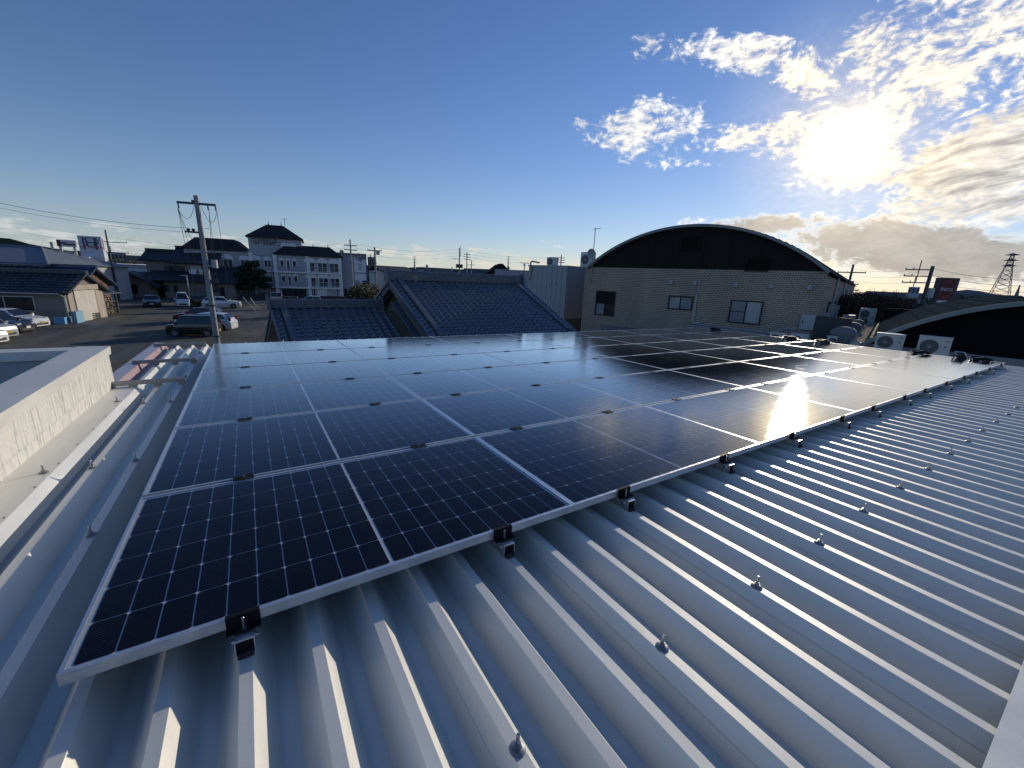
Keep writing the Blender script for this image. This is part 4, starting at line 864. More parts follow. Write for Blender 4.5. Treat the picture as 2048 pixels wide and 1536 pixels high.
# ================================================================ far buildings
def frame_at(name, label, P0, deg, cat='building', group=None):
    return thing(name, label, cat, (P0[0], P0[1], 0), math.radians(deg), group)
class Fac:                                       # facade plane: pixels -> (s, z)
    def __init__(s, P0, deg, y0=560): s.y0 = y0; s.P0, s.deg = Vector((P0[0], P0[1])), deg
    def __call__(s, px, py): return onpl(px, py, s.P0, s.deg)
    def s_(s, px, py=None): return onpl(px, s.y0 if py is None else py, s.P0, s.deg)[0]
M_HW = mat('home_white', (.43, .43, .455), .85, 0, .05, .4, spec=.2); M_HT = mat('home_trim', (.80, .80, .80), .7); M_HR = mat('black_roof_tile', (.018, .017, .020), .75, 0, .2, .6); M_HG = mat('home_grey', (.36, .37, .40), .8, 0, .05, .5)
M_RAIL = mat('balcony_rail', (.50, .51, .53), .6)
hb = G(690, 598.5); home_F = Fac(hb, -7.0, 540)
home = frame_at('nursing_home', 'white three-storey nursing home with black roofs and arched windows', hb, -7.0)
def hip(name, x0, x1, y0, y1, z0, z1, m_, par, inset=None, ov=.35):
    i_ = inset if inset is not None else (y1 - y0) / 2 + ov - .2
    a, b_, c_, d_ = x0 - ov, x1 + ov, y0 - ov, y1 + ov; yi = (c_ + d_) / 2 if inset is None else None
    if inset is None: top = [(a + i_, (c_ + d_) / 2 - .15, z1), (b_ - i_, (c_ + d_) / 2 - .15, z1), (b_ - i_, (c_ + d_) / 2 + .15, z1), (a + i_, (c_ + d_) / 2 + .15, z1)]
    else: top = [(a + i_, c_ + i_, z1), (b_ - i_, c_ + i_, z1), (b_ - i_, d_ - i_, z1), (a + i_, d_ - i_, z1)]
    bt = [(a, c_, z0), (b_, c_, z0), (b_, d_, z0), (a, d_, z0)]; bl = [(a, c_, z0 - .22), (b_, c_, z0 - .22), (b_, d_, z0 - .22), (a, d_, z0 - .22)]
    return MB().add(top + bt + bl, ((0, 1, 2, 3), (4, 5, 1, 0), (5, 6, 2, 1), (6, 7, 3, 2), (7, 4, 0, 3), (8, 9, 5, 4), (9, 10, 6, 5), (10, 11, 7, 6), (11, 8, 4, 7), (11, 10, 9, 8))).build(name, m_, par)
S = home_F.s_
sA0, sA1, sB1, sC1 = S(548), S(612), S(683.5), S(722); sT0, sT1 = S(493, 475), S(602, 480); sL0 = S(362, 498)
zE_ = home_F(683, 514)[1]; zT = home_F(548, 474)[1]; zTt = home_F(548, 446)[1]; zL_ = home_F(440, 498)[1]
MB().box(sA0, sB1, .0, 11, 0, zE_).build('right_wing', M_HW, home); MB().box(sB1, sC1, 1.5, 10, 0, home_F(700, 513)[1]).build('end_block', M_HG, home)
MB().box(sT0, sA0 - .01, .8, 12, 0, zE_).build('centre_block', M_HW, home); MB().box(sT0, sT1, 1.6, 11.5, zE_ + .01, zT).build('tower', M_HW, home); MB().box(sL0, sT0 - .01, 1.6, 12, 0, zL_).build('left_wing', M_HW, home)
ro = hip('roof', sA0 + .5, sB1, 0, 11, zE_ + .02, home_F(560, 491)[1] + .3, M_HR, home, 2.2); hip('roof', sT0 - .01, sT1, 1.6, 11.5, zT + .02, zTt, M_HR, home, 3.3); hip('roof', sL0, sT0 - .8, 1.6, 12, zL_ + .02, zL_ + 1.9, M_HR, home, 1.9)
for xx in (sT0 + 3.3, sT1 - 3.3): MB().lathe([(.12, 0), (.04, .35), (.01, .8)], 6, (xx, 4.6, zTt)).build('finial', M_HR, home)
MB().tube([(sT0 + 6.0, 6, zTt), (sT0 + 6.0, 6, zTt + 1.6)], .04, 5).tube([(sT0 + 5.5, 6, zTt + 1.3), (sT0 + 6.6, 6, zTt + 1.5)], .03, 5).build('weather_vane', M_PST, home)
for xx in (S(597), S(630), S(660), S(600)): MB().lathe([(.1, 0), (.03, .5)], 6, (xx, 2.1, home_F(560, 491)[1] + .3)).build('finial', M_HR, home)
fz = [home_F(650, 575)[1], home_F(650, 545.5)[1]]
for x0, x1, yy_ in ((sA0, sB1, 0), (sT0, sA0 - .02, .8)):
    for z in fz: MB().box(x0, x1, yy_ - .55, yy_ - .01, z - .28, z).build('floor_band', M_HT, home)
for xx in (sA0 + .3, sA1 + .4, sB1 - .3, sT0 + .3): MB().box(xx - .3, xx + .3, -.25, -.011, .0, zE_ - .1).build('pilaster', M_HT, home)
def arch_window(xc, w, z0, z1, yy_, panes=(M_GLB, M_GLD)):
    n = 10; o = MB().prism([(xc - w * .62, z1), (xc + w * .62, z1)] + [(xc + w * .62 * math.cos(math.pi * k / n), z1 + w * .5 * math.sin(math.pi * k / n)) for k in range(1, n)], 'y', yy_ - .10, yy_ - .005).build('arch_head', M_HT, home)
    window(home, xc - w / 2, xc + w / 2, z0, z1 - .01, yy_, M_HT, panes, .10, dep=.08)
for f in (0, 1):
    z0 = fz[f] + .25
    for px in (565.5, 590.0): arch_window(S(px), .75, z0 + .45, z0 + 1.75, 0, (M_GLD,))
    arch_window(S(577.5), .65, z0 - .1, z0 + 1.75, 0, (M_GLB,))
    for px in (620.5, 645.5, 668.5): arch_window(S(px), 1.75, z0 - .15, z0 + 1.6, 0, (M_GLB, M_GLD))
    for px in (511.5, 536.0): arch_window(S(px), 1.55 if px < 520 else 1.2, z0 + .3, z0 + 1.65, .8, (M_GLD, M_GLB))
    for a, b_ in ((sA0 + .6, sA1 + .1), (sA1 + .8, sB1 - .6)):
        rl = MB().box(a, b_, -.52, -.47, fz[f] + .98, fz[f] + 1.04).build('balcony_rail', M_RAIL, home); n = int((b_ - a) / .22); bl = MB()
        for k in range(n): x = a + (b_ - a) * (k + .5) / n; bl.box(x - .02, x + .02, -.51, -.48, fz[f] + .001, fz[f] + .979)
        tag(bl.build('balusters', M_RAIL, rl), kind='stuff')
    for px in (632.5, 657.0): MB().box(S(px) - .38, S(px) + .38, -.40, -.08, fz[f] + .02, fz[f] + .62).build('balcony_unit', M_ACW, home)
for px in (487, 452): arch_window(S(px, 520), 1.5, fz[1] + .25, fz[1] + 1.8, 1.6, (M_GLB, M_GLD))
for px in (568, 583): arch_window(S(px, 483), 1.2, zT - 2.6, zT - 1.4, 1.6, (M_GLD,)) if px > 560 else None
window(home, S(617), S(628.5), .45, 2.1, 0, M_HT, (M_GLB, M_GLD), .1, dep=.08); MB().box(S(631), S(651), -.06, -.006, .3, 2.2).build('shutter_panel', M_HT, home); MB().box(S(653), S(662), -.06, -.006, .0, 2.2).build('door', mat('pale_door', (.5, .46, .42), .6), home)
window(home, S(670), S(675), .6, 2.1, 0, M_HT, (M_GLB,), .1, dep=.08); MB().box(sA1 + .8, sB1 - .5, -.05, -.006, .001, .28).build('brick_plinth', mat('plinth_red', (.16, .09, .08), .8), home)
MB().box(S(560), S(609), -.04, -.006, .01, fz[0] - .35).build('porch_shade_sheet', mat('porch_shade', (.025, .024, .024), .7), home)  # dark sheet on the solid wall, painted in for the shade inside the porch
for px in (569, 582, 595, 604): MB().box(S(px) - .1, S(px) + .1, -.5, -.05, 0.001, fz[0] - .3).build('porch_post', M_WOODD, home)
window(home, S(535), S(546.5), .6, 2.2, .8, M_HT, (M_GLD, M_GLB), .1, dep=.08); window(home, S(686), S(693), .1, 2.1, 1.5, M_HG, (M_GLD,), .05)
M_TXT = mat('sign_black', (.015, .015, .02), .5)
r90 = (math.radians(90), 0, 0)
text('lettering', '社会福祉法人', .62, M_TXT, home, (S(499.5, 480), 1.58, home_F(505, 477.5)[1] - .2), r90, .80); text('lettering', 'さちの森', .85, M_TXT, home, (S(519.5, 480), 1.58, home_F(519, 479.5)[1] - .25), r90, .80)
text('lettering', '介護老人福祉施設', .55, M_TXT, home, (S(500.0, 480), 1.58, home_F(505, 483.5)[1] - .22), r90, .82); text('lettering', 'ニッサ ブランカ', .95, M_TXT, home, (S(525, 480), 1.58, home_F(525, 486)[1] - .30), r90, .70)
# pillar sign
ps = D(721, 545, 72); pil = thing('pillar_sign', 'tall white pillar sign with notched top beside the nursing home', 'sign', (ps.x, ps.y, 0), math.radians(-9)); M_SGW = mat('sign_white', (.74, .75, .76), .5)
zt_ = D(718, 517, 72).z; zb_ = D(722, 561, 72).z; zm_ = D(721, 546, 72).z
MB().prism([(-.85, zm_ + .05), (.85, zm_ + .05), (.85, zt_), (0, zt_ - .55), (-.85, zt_)], 'y', 0, .9).build('upper_board', M_SGW, pil); MB().box(-.85, .85, 0, .9, zb_, zm_ - .08).build('lower_board', M_SGW, pil); MB().box(-.80, .80, .05, .85, zm_ - .079, zm_ + .049).build('dark_band', M_DKFR, pil)
MB().box(-.28, .28, -.02, -.002, zm_ + .45, zt_ - .75).build('emblem_plate', mat('sign_grey', (.42, .45, .44), .5), pil)
text('lettering', 'ニ\nサ', .42, M_SGW, pil, (-.2, -.022, zt_ - 1.25), r90); MB().box(-.22, .22, .25, .65, 0, zb_ - .001).build('post', M_SGW, pil)

# ---- brown tiled house
hp = G(478, 597.5); bh_F = Fac(hp, -12.0, 570); bh = frame_at('brown_house', 'large brown two-storey house with dark ribbed tile roofs and low wings', hp, -12.0, 'house'); S2 = bh_F.s_
M_BRW = mat('brown_plaster', (.27, .22, .185), .85, 0, .08, .5); M_BRT = mat('black_rib_tile', (.028, .032, .042), .5, .1, .15, .8)
def wave_roof(par, x0, x1, ya, za, yb, zb2, m_, pitch=.45, amp=.07, th=.16, name='roof', rows=0):
    if rows:
        o_ = wave_roof(par, x0, x1, ya, za, yb, zb2, m_, pitch, amp * .3, th, name); mb = MB(); n = max(6, int((x1 - x0) / pitch) * 5); L_ = math.hypot(yb - ya, zb2 - za); ny, nz = -(zb2 - za) / L_, (yb - ya) / L_
        if nz < 0: ny, nz = -ny, -nz
        for r in range(rows):
            a = []; b_ = []; c_ = []
            for k in range(n + 1):
                x = x0 + (x1 - x0) * k / n; q = ((x - x0) / pitch) % 1.0; h = amp * math.sin(math.pi * q / .4) if q < .4 else -amp * .35 * math.sin(math.pi * (q - .4) / .6)
                for lst, t_, e in ((a, r / rows, .03), (b_, (r + 1) / rows, .085), (c_, (r + 1) / rows, .02)):
                    lst.append((x, ya + (yb - ya) * t_ + ny * (h + e), za + (zb2 - za) * t_ + nz * (h + e)))
            mb.grid([a, b_, c_])
        tag(mb.build('tile_rows', m_, o_, 50), kind='stuff'); return o_
    n = max(6, int((x1 - x0) / pitch) * 4); up = []; dn = []
    L_ = math.hypot(yb - ya, zb2 - za); ny, nz = -(zb2 - za) / L_, (yb - ya) / L_
    if nz < 0: ny, nz = -ny, -nz
    for k in range(n + 1):
        x = x0 + (x1 - x0) * k / n; h = amp * max(0, math.sin(2 * math.pi * (x - x0) / pitch)) ** 1.0
        up.append(((x, ya + ny * h, za + nz * h), (x, yb + ny * h, zb2 + nz * h))); dn.append(((x, ya - ny * th, za - nz * th), (x, yb - ny * th, zb2 - nz * th)))
    mb = MB(); mb.grid([[a for a, b_ in up], [b_ for a, b_ in up]]); mb.grid([[a for a, b_ in dn], [b_ for a, b_ in dn]]); mb.grid([[b_ for a, b_ in up], [b_ for a, b_ in dn]])
    for i_ in (0, -1): mb.quad(up[i_][0], up[i_][1], dn[i_][1], dn[i_][0])
    return mb.build(name, m_, par)
def gable_block(par, x0, x1, y0, y1, ze, zr, wall_m, roof_m, ov=.6, **kw):
    ym = (y0 + y1) / 2; k = (zr - ze) / (ym - y0)
    MB().prism([(y0, 0.0 if 'zb' not in kw else kw['zb']), (y1, 0.0 if 'zb' not in kw else kw['zb']), (y1, ze - .1), (ym, zr - .25), (y0, ze - .1)], 'x', x0, x1).build('wall', wall_m, par)
    a = wave_roof(par, x0 - ov, x1 + ov, ym, zr, y0 - ov, ze - k * ov, roof_m, pitch=kw.get('pitch', .45), rows=kw.get('rows', 0)); wave_roof(par, x0 - ov, x1 + ov, ym, zr, y1 + ov, ze - k * ov, roof_m)
    MB().box(x0 - ov - .05, x1 + ov + .05, ym - .22, ym + .22, zr - .05, zr + .28).build('ridge', roof_m, par); return a
zu = bh_F(350, 526)[1]
gable_block(bh, S2(345, 530), S2(421, 530), 1.5, 8.5, zu + .55, bh_F(370, 498)[1] + .35, M_BRW, M_BRT, .8); gable_block(bh, S2(277, 525), S2(345, 530) - .02, 2.5, 8.0, bh_F(310, 521)[1] + .4, bh_F(310, 500)[1] + .1, M_BRW, M_BRT, .7)
wave_roof(bh, S2(300), S2(424), 1.45, bh_F(360, 545)[1] + .2, -2.3, bh_F(360, 561)[1], M_BRT); MB().box(S2(335), S2(421), -1.4, 1.49, 0, bh_F(360, 561)[1] + .3).build('wall', M_BRW, bh)
x0_, x1_ = S2(252), S2(318); xm = (x0_ + x1_) / 2; ze_ = bh_F(285, 560)[1]; zr_ = bh_F(275, 543)[1]      # front wing, gable towards us
MB().prism([(x0_, 0), (x1_, 0), (x1_, ze_), (xm, zr_ - .3), (x0_, ze_)], 'y', -3.2, 2.4).build('wall', M_BRW, bh)
for sx, xe in ((-1, x0_ - 1.2), (1, x1_ + 1.2)):
    zz = zr_ - (zr_ - ze_) / (xm - x0_) * abs(xe - xm); MB().add([(xm, -4.2, zr_), (xe, -4.2, zz), (xe, 2.5, zz), (xm, 2.5, zr_), (xm, -4.2, zr_ - .25), (xe, -4.2, zz - .25), (xe, 2.5, zz - .25), (xm, 2.5, zr_ - .25)], ((0, 1, 2, 3), (7, 6, 5, 4), (0, 4, 5, 1), (1, 5, 6, 2), (2, 6, 7, 3))).build('roof', M_BRT, bh)
window(bh, S2(255), S2(293), .75, 2.15, -3.2, panes=(M_GLM, M_GLD, M_GLD), fw=.08)
for a, b_ in ((333, 344), (353, 362)): window(bh, S2(a), S2(b_), 1.0, 2.1, -1.4, panes=(M_GLD, M_GLB), fw=.07)
for a, b_ in ((322, 340), (353, 363)): window(bh, S2(a, 537), S2(b_, 537), zu - 1.5, zu - .5, 1.5 if a > 340 else 1.5, panes=(M_GLB, M_GLD), fw=.07)
MB().box(S2(345), S2(363), 1.44, 1.495, zu - 1.75, zu - .45).build('wood_panel', M_WOODD, bh); MB().box(S2(380), S2(402), 1.3, 1.495, zu - 1.6, zu - .3).build('storm_shutter', M_PVC, bh)
gable_block(bh, S2(428), S2(473), -1.6, 4.4, bh_F(450, 566)[1] + .5, bh_F(450, 539)[1] + .3, M_BRW, M_BRT, .7)
window(bh, S2(420) + .4, S2(430) + .9, 1.2, 2.3, -1.6, panes=(M_GLB,), fw=.08); window(bh, S2(444), S2(453), .1, 2.0, -1.6, panes=(M_GLD,), fw=.08)
for py_ in (3.0,): window(bh, py_ - .6, py_ + .6, zu - 1.9, zu - .7, S2(419), axis='x', panes=(M_GLD,), fw=.07)
window(bh, .5, 1.3, .9, 2.2, S2(473), axis='x', panes=(M_GLD,), fw=.07)
ac_unit('white unit on a post frame at the brown house, right of the dish', tuple(D(397, 545, 84).to_2d()) + (D(397, 549, 84).z,), math.radians(-12), 1.0, .75, .35, .6)
dq = D(385, 543, 83); dt = thing('satellite_dish', 'round white dish on a slim pole before the brown house', 'dish', (dq.x, dq.y, 0)); MB().tube([(0, 0, 0), (0, 0, dq.z)], .05, 6).build('pole', M_PST, dt); MB().add([(.45 * math.cos(2 * math.pi * k / 20), -.1 - .02 * (k % 2), dq.z + .40 * math.sin(2 * math.pi * k / 20)) for k in range(20)] + [(0, .05, dq.z)], [(k, (k + 1) % 20, 20) for k in range(20)]).build('dish', M_SGW, dt)
sl_ = D(373, 552, 80); st_ = thing('street_lamp', 'short grey lamp post beside the white van', 'street lamp', (sl_.x, sl_.y, 0)); MB().tube([(0, 0, 0), (0, 0, sl_.z)], .07, 8).build('post', M_GREYP, st_); MB().box(-.7, .1, -.1, .1, sl_.z, sl_.z + .12).build('head', M_GREYP, st_)

# ---- left: plastered shed, plank barn, wood store, hip-roofed hall, car dealer
sc = G(145, 647); sh_F = Fac(sc, -14.0); sh = frame_at('plaster_shed', 'grey plaster shed with dark tile roof and pale end door', sc, -14.0, 'shed'); S3 = sh_F.s_
M_SHW = mat('shed_plaster', (.22, .205, .185), .9, 0, .1, .6); M_SHT = mat('shed_tile', (.045, .052, .065), .30, .2, .3, 1.2); M_PALE = mat('weathered_board', (.42, .36, .29), .85, 0, .2, 1.0)
gable_block(sh, S3(-90), -.1, 0, 5.6, 2.9, 4.35, M_SHW, M_SHT, .45, pitch=.52, rows=8)
n_ = 0
for k in range(9):
    MB().box(-.09, -.02 + .012 * (k % 2), .25 + k * .57, .25 + (k + 1) * .57 - .02, .12, 2.75 if k not in (0, 8) else 2.65).build('wall_board', M_PALE, sh)
MB().box(-.011, .07, 1.0, 3.9, .05, 2.85).build('end_door', mat('pale_door_board', (.55, .52, .45), .8, 0, .15, 1.2), sh); MB().box(-.02, .25, .7, 4.3, 2.9, 3.35).build('door_canopy', M_PALE, sh)
window(sh, S3(0) - 4, S3(58), 1.05, 2.35, 0, M_SLFR, (M_GLD, M_GLD, M_GLD), .07)
MB().tube([(S3(-90), -.55, 2.68), (-.2, -.55, 2.62)], .07, 6).build('eave_gutter', M_GREYP, sh); MB().tube([(-.25, -.5, 2.6), (-.12, -.1, 2.35), (-.12, -.08, .7), (0, -.1, .6), (0, -.1, .1)], .06, 6).build('downpipe', M_PVC, sh)
bn_p = G(164, 620); bar2 = frame_at('plank_barn', 'weathered plank barn with shiny blue tiles behind the shed', (bn_p.x, bn_p.y), -14.0, 'barn')
zb3 = 4.6; M_PLK = mat('red_brown_plank', (.20, .12, .085), .9, 0, .3, 1.5); M_BTL = mat('blue_tile', (.04, .07, .13), .3, .1, .2, 1.2)
gable_block(bar2, -16, -.1, 0, 6.2, 3.0, 4.75, M_PLK, M_BTL, .7, pitch=.52, rows=9)
for k in range(13):
    y0 = .1 + k * .46; hgt = 2.85 + 1.75 * (1 - abs(y0 + .2 - 3.1) / 3.1); MB().box(-.09, -.05 + .02 * (k % 3), y0, y0 + .43, .1, hgt - .35).build('plank', M_PLK, bar2)
# firewood store
ws = G(190, 634); wst = frame_at('wood_store', 'open lean-to stacked with firewood beside the pale shed door', (ws.x, ws.y), 78, 'shelter')
for xx in (-2.6, -.1, 2.2, 4.6): MB().box(xx - .08, xx + .08, -.08, .08, 0, 2.15).build('post', M_WOODD, wst)
for xx in (-2.6, 4.6): MB().box(xx - .07, xx + .07, 1.7, 1.84, 0, 2.5).build('post', M_WOODD, wst)
for k in range(9): MB().add([(-3 + .9 * k, -.4, 2.16), (-3 + .9 * k + .86, -.4, 2.16), (-3 + .9 * k + .86, 2.1, 2.62), (-3 + .9 * k, 2.1, 2.62), (-3 + .9 * k, -.4, 2.22 + .02 * (k % 2)), (-3 + .9 * k + .86, -.4, 2.22 + .02 * (k % 2)), (-3 + .9 * k + .86, 2.1, 2.68), (-3 + .9 * k, 2.1, 2.68)], ((0, 1, 2, 3), (7, 6, 5, 4), (0, 4, 5, 1), (1, 5, 6, 2), (2, 6, 7, 3), (3, 7, 4, 0))).build('roof_sheet', mat('old_tin', (.10, .10, .10), .7, .2, .2, 1), wst)
for z in (.5, 1.25): MB().box(-2.6, 4.6, -.03, .03, z, z + .08).build('rail', M_WOODD, wst)
lg = MB(); rnd = random.Random(3)
for a in range(26):
    for b_ in range(9):
        if rnd.random() < .9: r_l = rnd.uniform(.07, .11); x = -2.4 + a * .26 + rnd.uniform(-.04, .04); z = .12 + b_ * .19; lg.cyl((x, .2 + rnd.uniform(-.08, .08), z), (x, 1.3, z), r_l, 7)
tag(lg.build('firewood', mat('cut_wood', (.26, .20, .15), .9, 0, .5, 3), wst), kind='stuff')
cr_p = G(176, 640); crt = frame_at('slatted_crate', 'dark slatted crate on the ground before the wood store', (cr_p.x, cr_p.y), 70, 'crate')
for k in range(4): MB().box(-1.1, 1.1, -.42, -.38, .05 + .16 * k, .16 + .16 * k).build('slat', M_WOODD, crt)
MB().box(-1.08, 1.08, -.37, .4, .03, .62).build('load', mat('crate_fill', (.12, .11, .10), .9, 0, .3, 4), crt)
for px, py, w, h, lb, g_ in ((128, 646.5, 2.0, 1.0, 'large light blue plastic tank against the shed corner', (.22, .42, .56)), (119.5, 648.5, .8, .55, 'small bright blue plastic tub before the larger tank', (.14, .40, .66))):
    q_ = G(px, py); t = thing('plastic_tank', lb, 'tank', (q_.x, q_.y, 0), math.radians(-14)); c_ = mat('tank_%d' % px, g_, .5); MB().prism([(-w / 2 * .96, 0), (w / 2 * .96, 0), (w / 2, h), (-w / 2, h)], 'y', 0, w * .5).build('body', c_, t); MB().box(-w / 2 - .04, w / 2 + .04, -.04, w * .5 + .04, h + .001, h + .06).build('rim', c_, t)
# big hip-roofed hall
hq = D(97, 531, 72); hh = frame_at('hip_roofed_hall', 'wide hall with plain grey hip roof behind the sheds', (hq.x, hq.y), -14.0); M_HIP = mat('grey_slate_roof', (.17, .19, .22), .6, .1, .08, .3)
nh_ = Vector((math.sin(math.radians(14)), math.cos(math.radians(14)))); rs_, rz2 = onpl(84, 495, Vector((hq.x, hq.y)) + nh_ * 9.0, -14.0); hz0 = hq.z
MB().box(-60, -.5, .5, 17.5, 0, hz0).build('wall', mat('hall_wall', (.4, .41, .42), .8), hh); MB().add([(-60, 9, rz2), (rs_, 9, rz2), (0, 0, hz0), (0, 18, hz0), (-60, 0, hz0), (-60, 18, hz0)], ((4, 2, 1, 0), (2, 3, 1), (3, 5, 0, 1))).build('roof', M_HIP, hh)
MB().tube([(-60, 9, rz2 + .05), (rs_, 9, rz2 + .05), (0, 0, hz0 + .05)], .14, 6).build('ridge', M_HIP, hh)
# dealer building with big sign
dq = D(158, 575, 128); de_F = Fac((dq.x, dq.y), -10.0, 545); de = frame_at('car_dealer', 'white metal-clad car dealer with zigzag eaves and ribbon windows', (dq.x, dq.y), -10.0); S4 = de_F.s_
M_DWH = mat('dealer_white', (.52, .56, .62), .6, .1, .05, .3); M_DRF = mat('dealer_roof', (.34, .38, .44), .5, .3, .06, .3)
dz = de_F(200, 531)[1]; MB().box(S4(120), S4(300), 0, 14, 0, dz).build('wall', M_DWH, de)
for k in range(60):
    x = S4(120) + (S4(300) - S4(120)) * k / 60; w = (S4(300) - S4(120)) / 60; MB().prism([(x, dz + .02), (x + w * .5, dz + .55), (x + w, dz + .02)], 'y', -.6, 13).build('roof_rib', M_SGW if False else M_DRF, de)
for px in (176, 183, 208, 215, 240, 247, 268): window(de, S4(px) - .75, S4(px) + .55, dz - 2.0, dz - .8, 0, M_SLFR, (M_GLB,), .08)
for px in (213, 243): window(de, S4(px) - 1.2, S4(px) + 1.2, 1.9, 3.3, 0, M_SLFR, (M_GLM, M_GLB), .08)
MB().box(S4(152), S4(262), -3.0, -.01, 1.2, 1.5).build('canopy', M_DWH, de); MB().box(S4(145, 515), S4(167, 515), 2, 8, dz + .56, de_F(150, 513)[1]).build('rooftop_unit', M_SGW, de)
sq = D(183, 500, 131); sg2 = frame_at('dealer_sign', 'big white roof sign with winged H emblem between red bars', (sq.x, sq.y), -10.0, 'sign'); sF = Fac((sq.x, sq.y), -10.0, 487); S5 = sF.s_
x0_, x1_, zt_, zb_ = S5(157), S5(203.5), sF(180, 474)[1], sF(190, 500)[1]
M_SGD = mat('sign_panel_white', (.58, .60, .66), .5, 0, .04, .3); M_NAVY = mat('sign_navy', (.035, .05, .12), .4); M_RED = mat('sign_red', (.30, .02, .045), .45)
MB().box(x0_, x1_, 0, 1.6, sF(190, 519)[1] - .3, zt_).build('board', M_SGD, sg2); MB().box(x0_, x1_ + .1, -.1, 1.7, zt_ + .001, zt_ + .18).build('top_cap', M_SGW, sg2)
for xx in (x0_ + .85, x1_ - 1.0): MB().box(xx - .13, xx + .13, -.04, -.002, zb_, zt_ - .05).build('red_bar', M_RED, sg2)
MB().box(x1_ + .02, x1_ + .06, .3, .6, zb_, zt_ - .1).build('red_bar', M_RED, sg2)
xc, zc2 = (x0_ + x1_) / 2 + .1, zb_ + (zt_ - zb_) * .60
em = MB(); w_, h_ = 1.35, .92
def rr(w, h, k=2.6, n=28, flat=.86): return [(xc + w * math.copysign(abs(math.cos(q)) ** (2 / k), math.cos(q)) * (1 if math.sin(q) > 0 else flat), zc2 + h * math.copysign(abs(math.sin(q)) ** (2 / k), math.sin(q))) for q in [2 * math.pi * i / n for i in range(n + 1)]]
ou, inn = rr(w_, h_), rr(w_ * .86, h_ * .86)
em.grid([[(x, -.05, z) for x, z in ou], [(x, -.05, z) for x, z in inn]]); em.build('emblem_ring', M_NAVY, sg2)
for s_ in (-1, 1):
    MB().prism([(xc + s_ * .92, zc2 + .72), (xc + s_ * .62, zc2 + .74), (xc + s_ * .52, zc2 + .05), (xc + s_ * .42, zc2 - .74), (xc + s_ * .72, zc2 - .74), (xc + s_ * .80, zc2)][::s_], 'y', -.06, -.052).build('emblem_leg', M_NAVY, sg2)
MB().box(xc - .52, xc + .52, -.058, -.0535, zc2 - .20, zc2 + .02).build('emblem_bar', M_NAVY, sg2)
text('lettering', 'HONDA', .78, M_RED, sg2, (xc, -.03, zb_ + .28), r90, 1.35, .01, 'CENTER')
tq = D(133, 492, 190); t2 = frame_at('billboard', 'long white billboard with dark red block left of the dealer sign', (tq.x, tq.y), -10.0, 'billboard'); tF = Fac((tq.x, tq.y), -10.0, 487); S6 = tF.s_
zt_, zb_ = tF(135, 480)[1], tF(135, 493.5)[1]; MB().box(S6(122), S6(152), 0, .8, zb_, zt_).build('white_board', M_SGD, t2); MB().box(S6(113.5), S6(122) - .02, 0, .8, zb_, zt_).build('red_board', mat('board_maroon', (.10, .012, .03), .5), t2)
text('lettering', 'TOYOTA', 1.15, M_RED, t2, (S6(130), -.02, zt_ - 1.35), r90, 1.0); MB().add([(S6(127) + .55 * math.cos(q), -.02, zt_ - .95 + .38 * math.sin(q)) for q in [2 * math.pi * k / 16 for k in range(16)]], (tuple(range(15, -1, -1)),)).build('emblem', M_NAVY, t2)
MB().box(S6(126), S6(150), -.03, -.002, zb_ + .35, zb_ + .9).build('text_strip', mat('strip_dark', (.08, .09, .09), .5), t2)
for xx in (S6(118), S6(146)): MB().box(xx - .3, xx + .3, .2, .6, 0, zb_ - .001).build('post', M_GREYP, t2)
# white house with black gable, right of the tiled ridge
wq = D(1000, 575, 48); wF = Fac((wq.x, wq.y), -25.0, 548); wh = frame_at('white_house', 'small white cube house with black triangular roof behind the tiled ridge', (wq.x, wq.y), -25.0, 'house'); S7 = wF.s_
wz = wF(1020, 541)[1]; MB().box(S7(990), S7(1085), 0, 8, 0, wz).build('wall', M_HW, wh); a_, b2, c2_ = S7(983), S7(1004), S7(1014); az_ = wF(1004, 527)[1]
MB().prism([(a_ - 1.2, wF(980, 557)[1]), (b2 - .3, az_), (b2 + .1, az_), (c2_ + .3, wz + .01), (a_ + .6, wz + .01), (a_ - .6, wF(980, 557)[1])], 'y', .3, 6).build('black_gable', M_DARKP, wh)
for a, b_ in ((993.5, 998.5), (1003, 1008), (1019, 1033.5)): window(wh, S7(a), S7(b_), wz - 1.75, wz - .62, 0, M_DKFR, (M_GLB,), .05)
window(wh, S7(1044), S7(1048), wz - 1.7, wz - 1.05, 0, M_DKFR, (M_GLD,), .05); MB().box(S7(1017), S7(1021), 1, 1.5, wz, wz + .42).build('chimney', M_GREYP, wh); MB().box(S7(990) - .05, S7(1085), -.06, 8.05, wz + .001, wz + .09).build('coping', M_GREYP, wh)
lq = D(1049, 531, 40); lp2 = thing('lane_lamp', 'slim lamp post with a bright globe left of the grey clad building', 'street lamp', (lq.x, lq.y, 0)); MB().tube([(0, 0, 0), (0, 0, lq.z)], .04, 6).build('post', M_PST, lp2); MB().lathe([(.05, -.12), (.13, 0), (.05, .12)], 10, (0, 0, lq.z + .05)).build('globe', M_SGW, lp2); MB().box(-.5, .5, -.03, .03, lq.z + .2, lq.z + .25).build('bracket', M_PST, lp2)
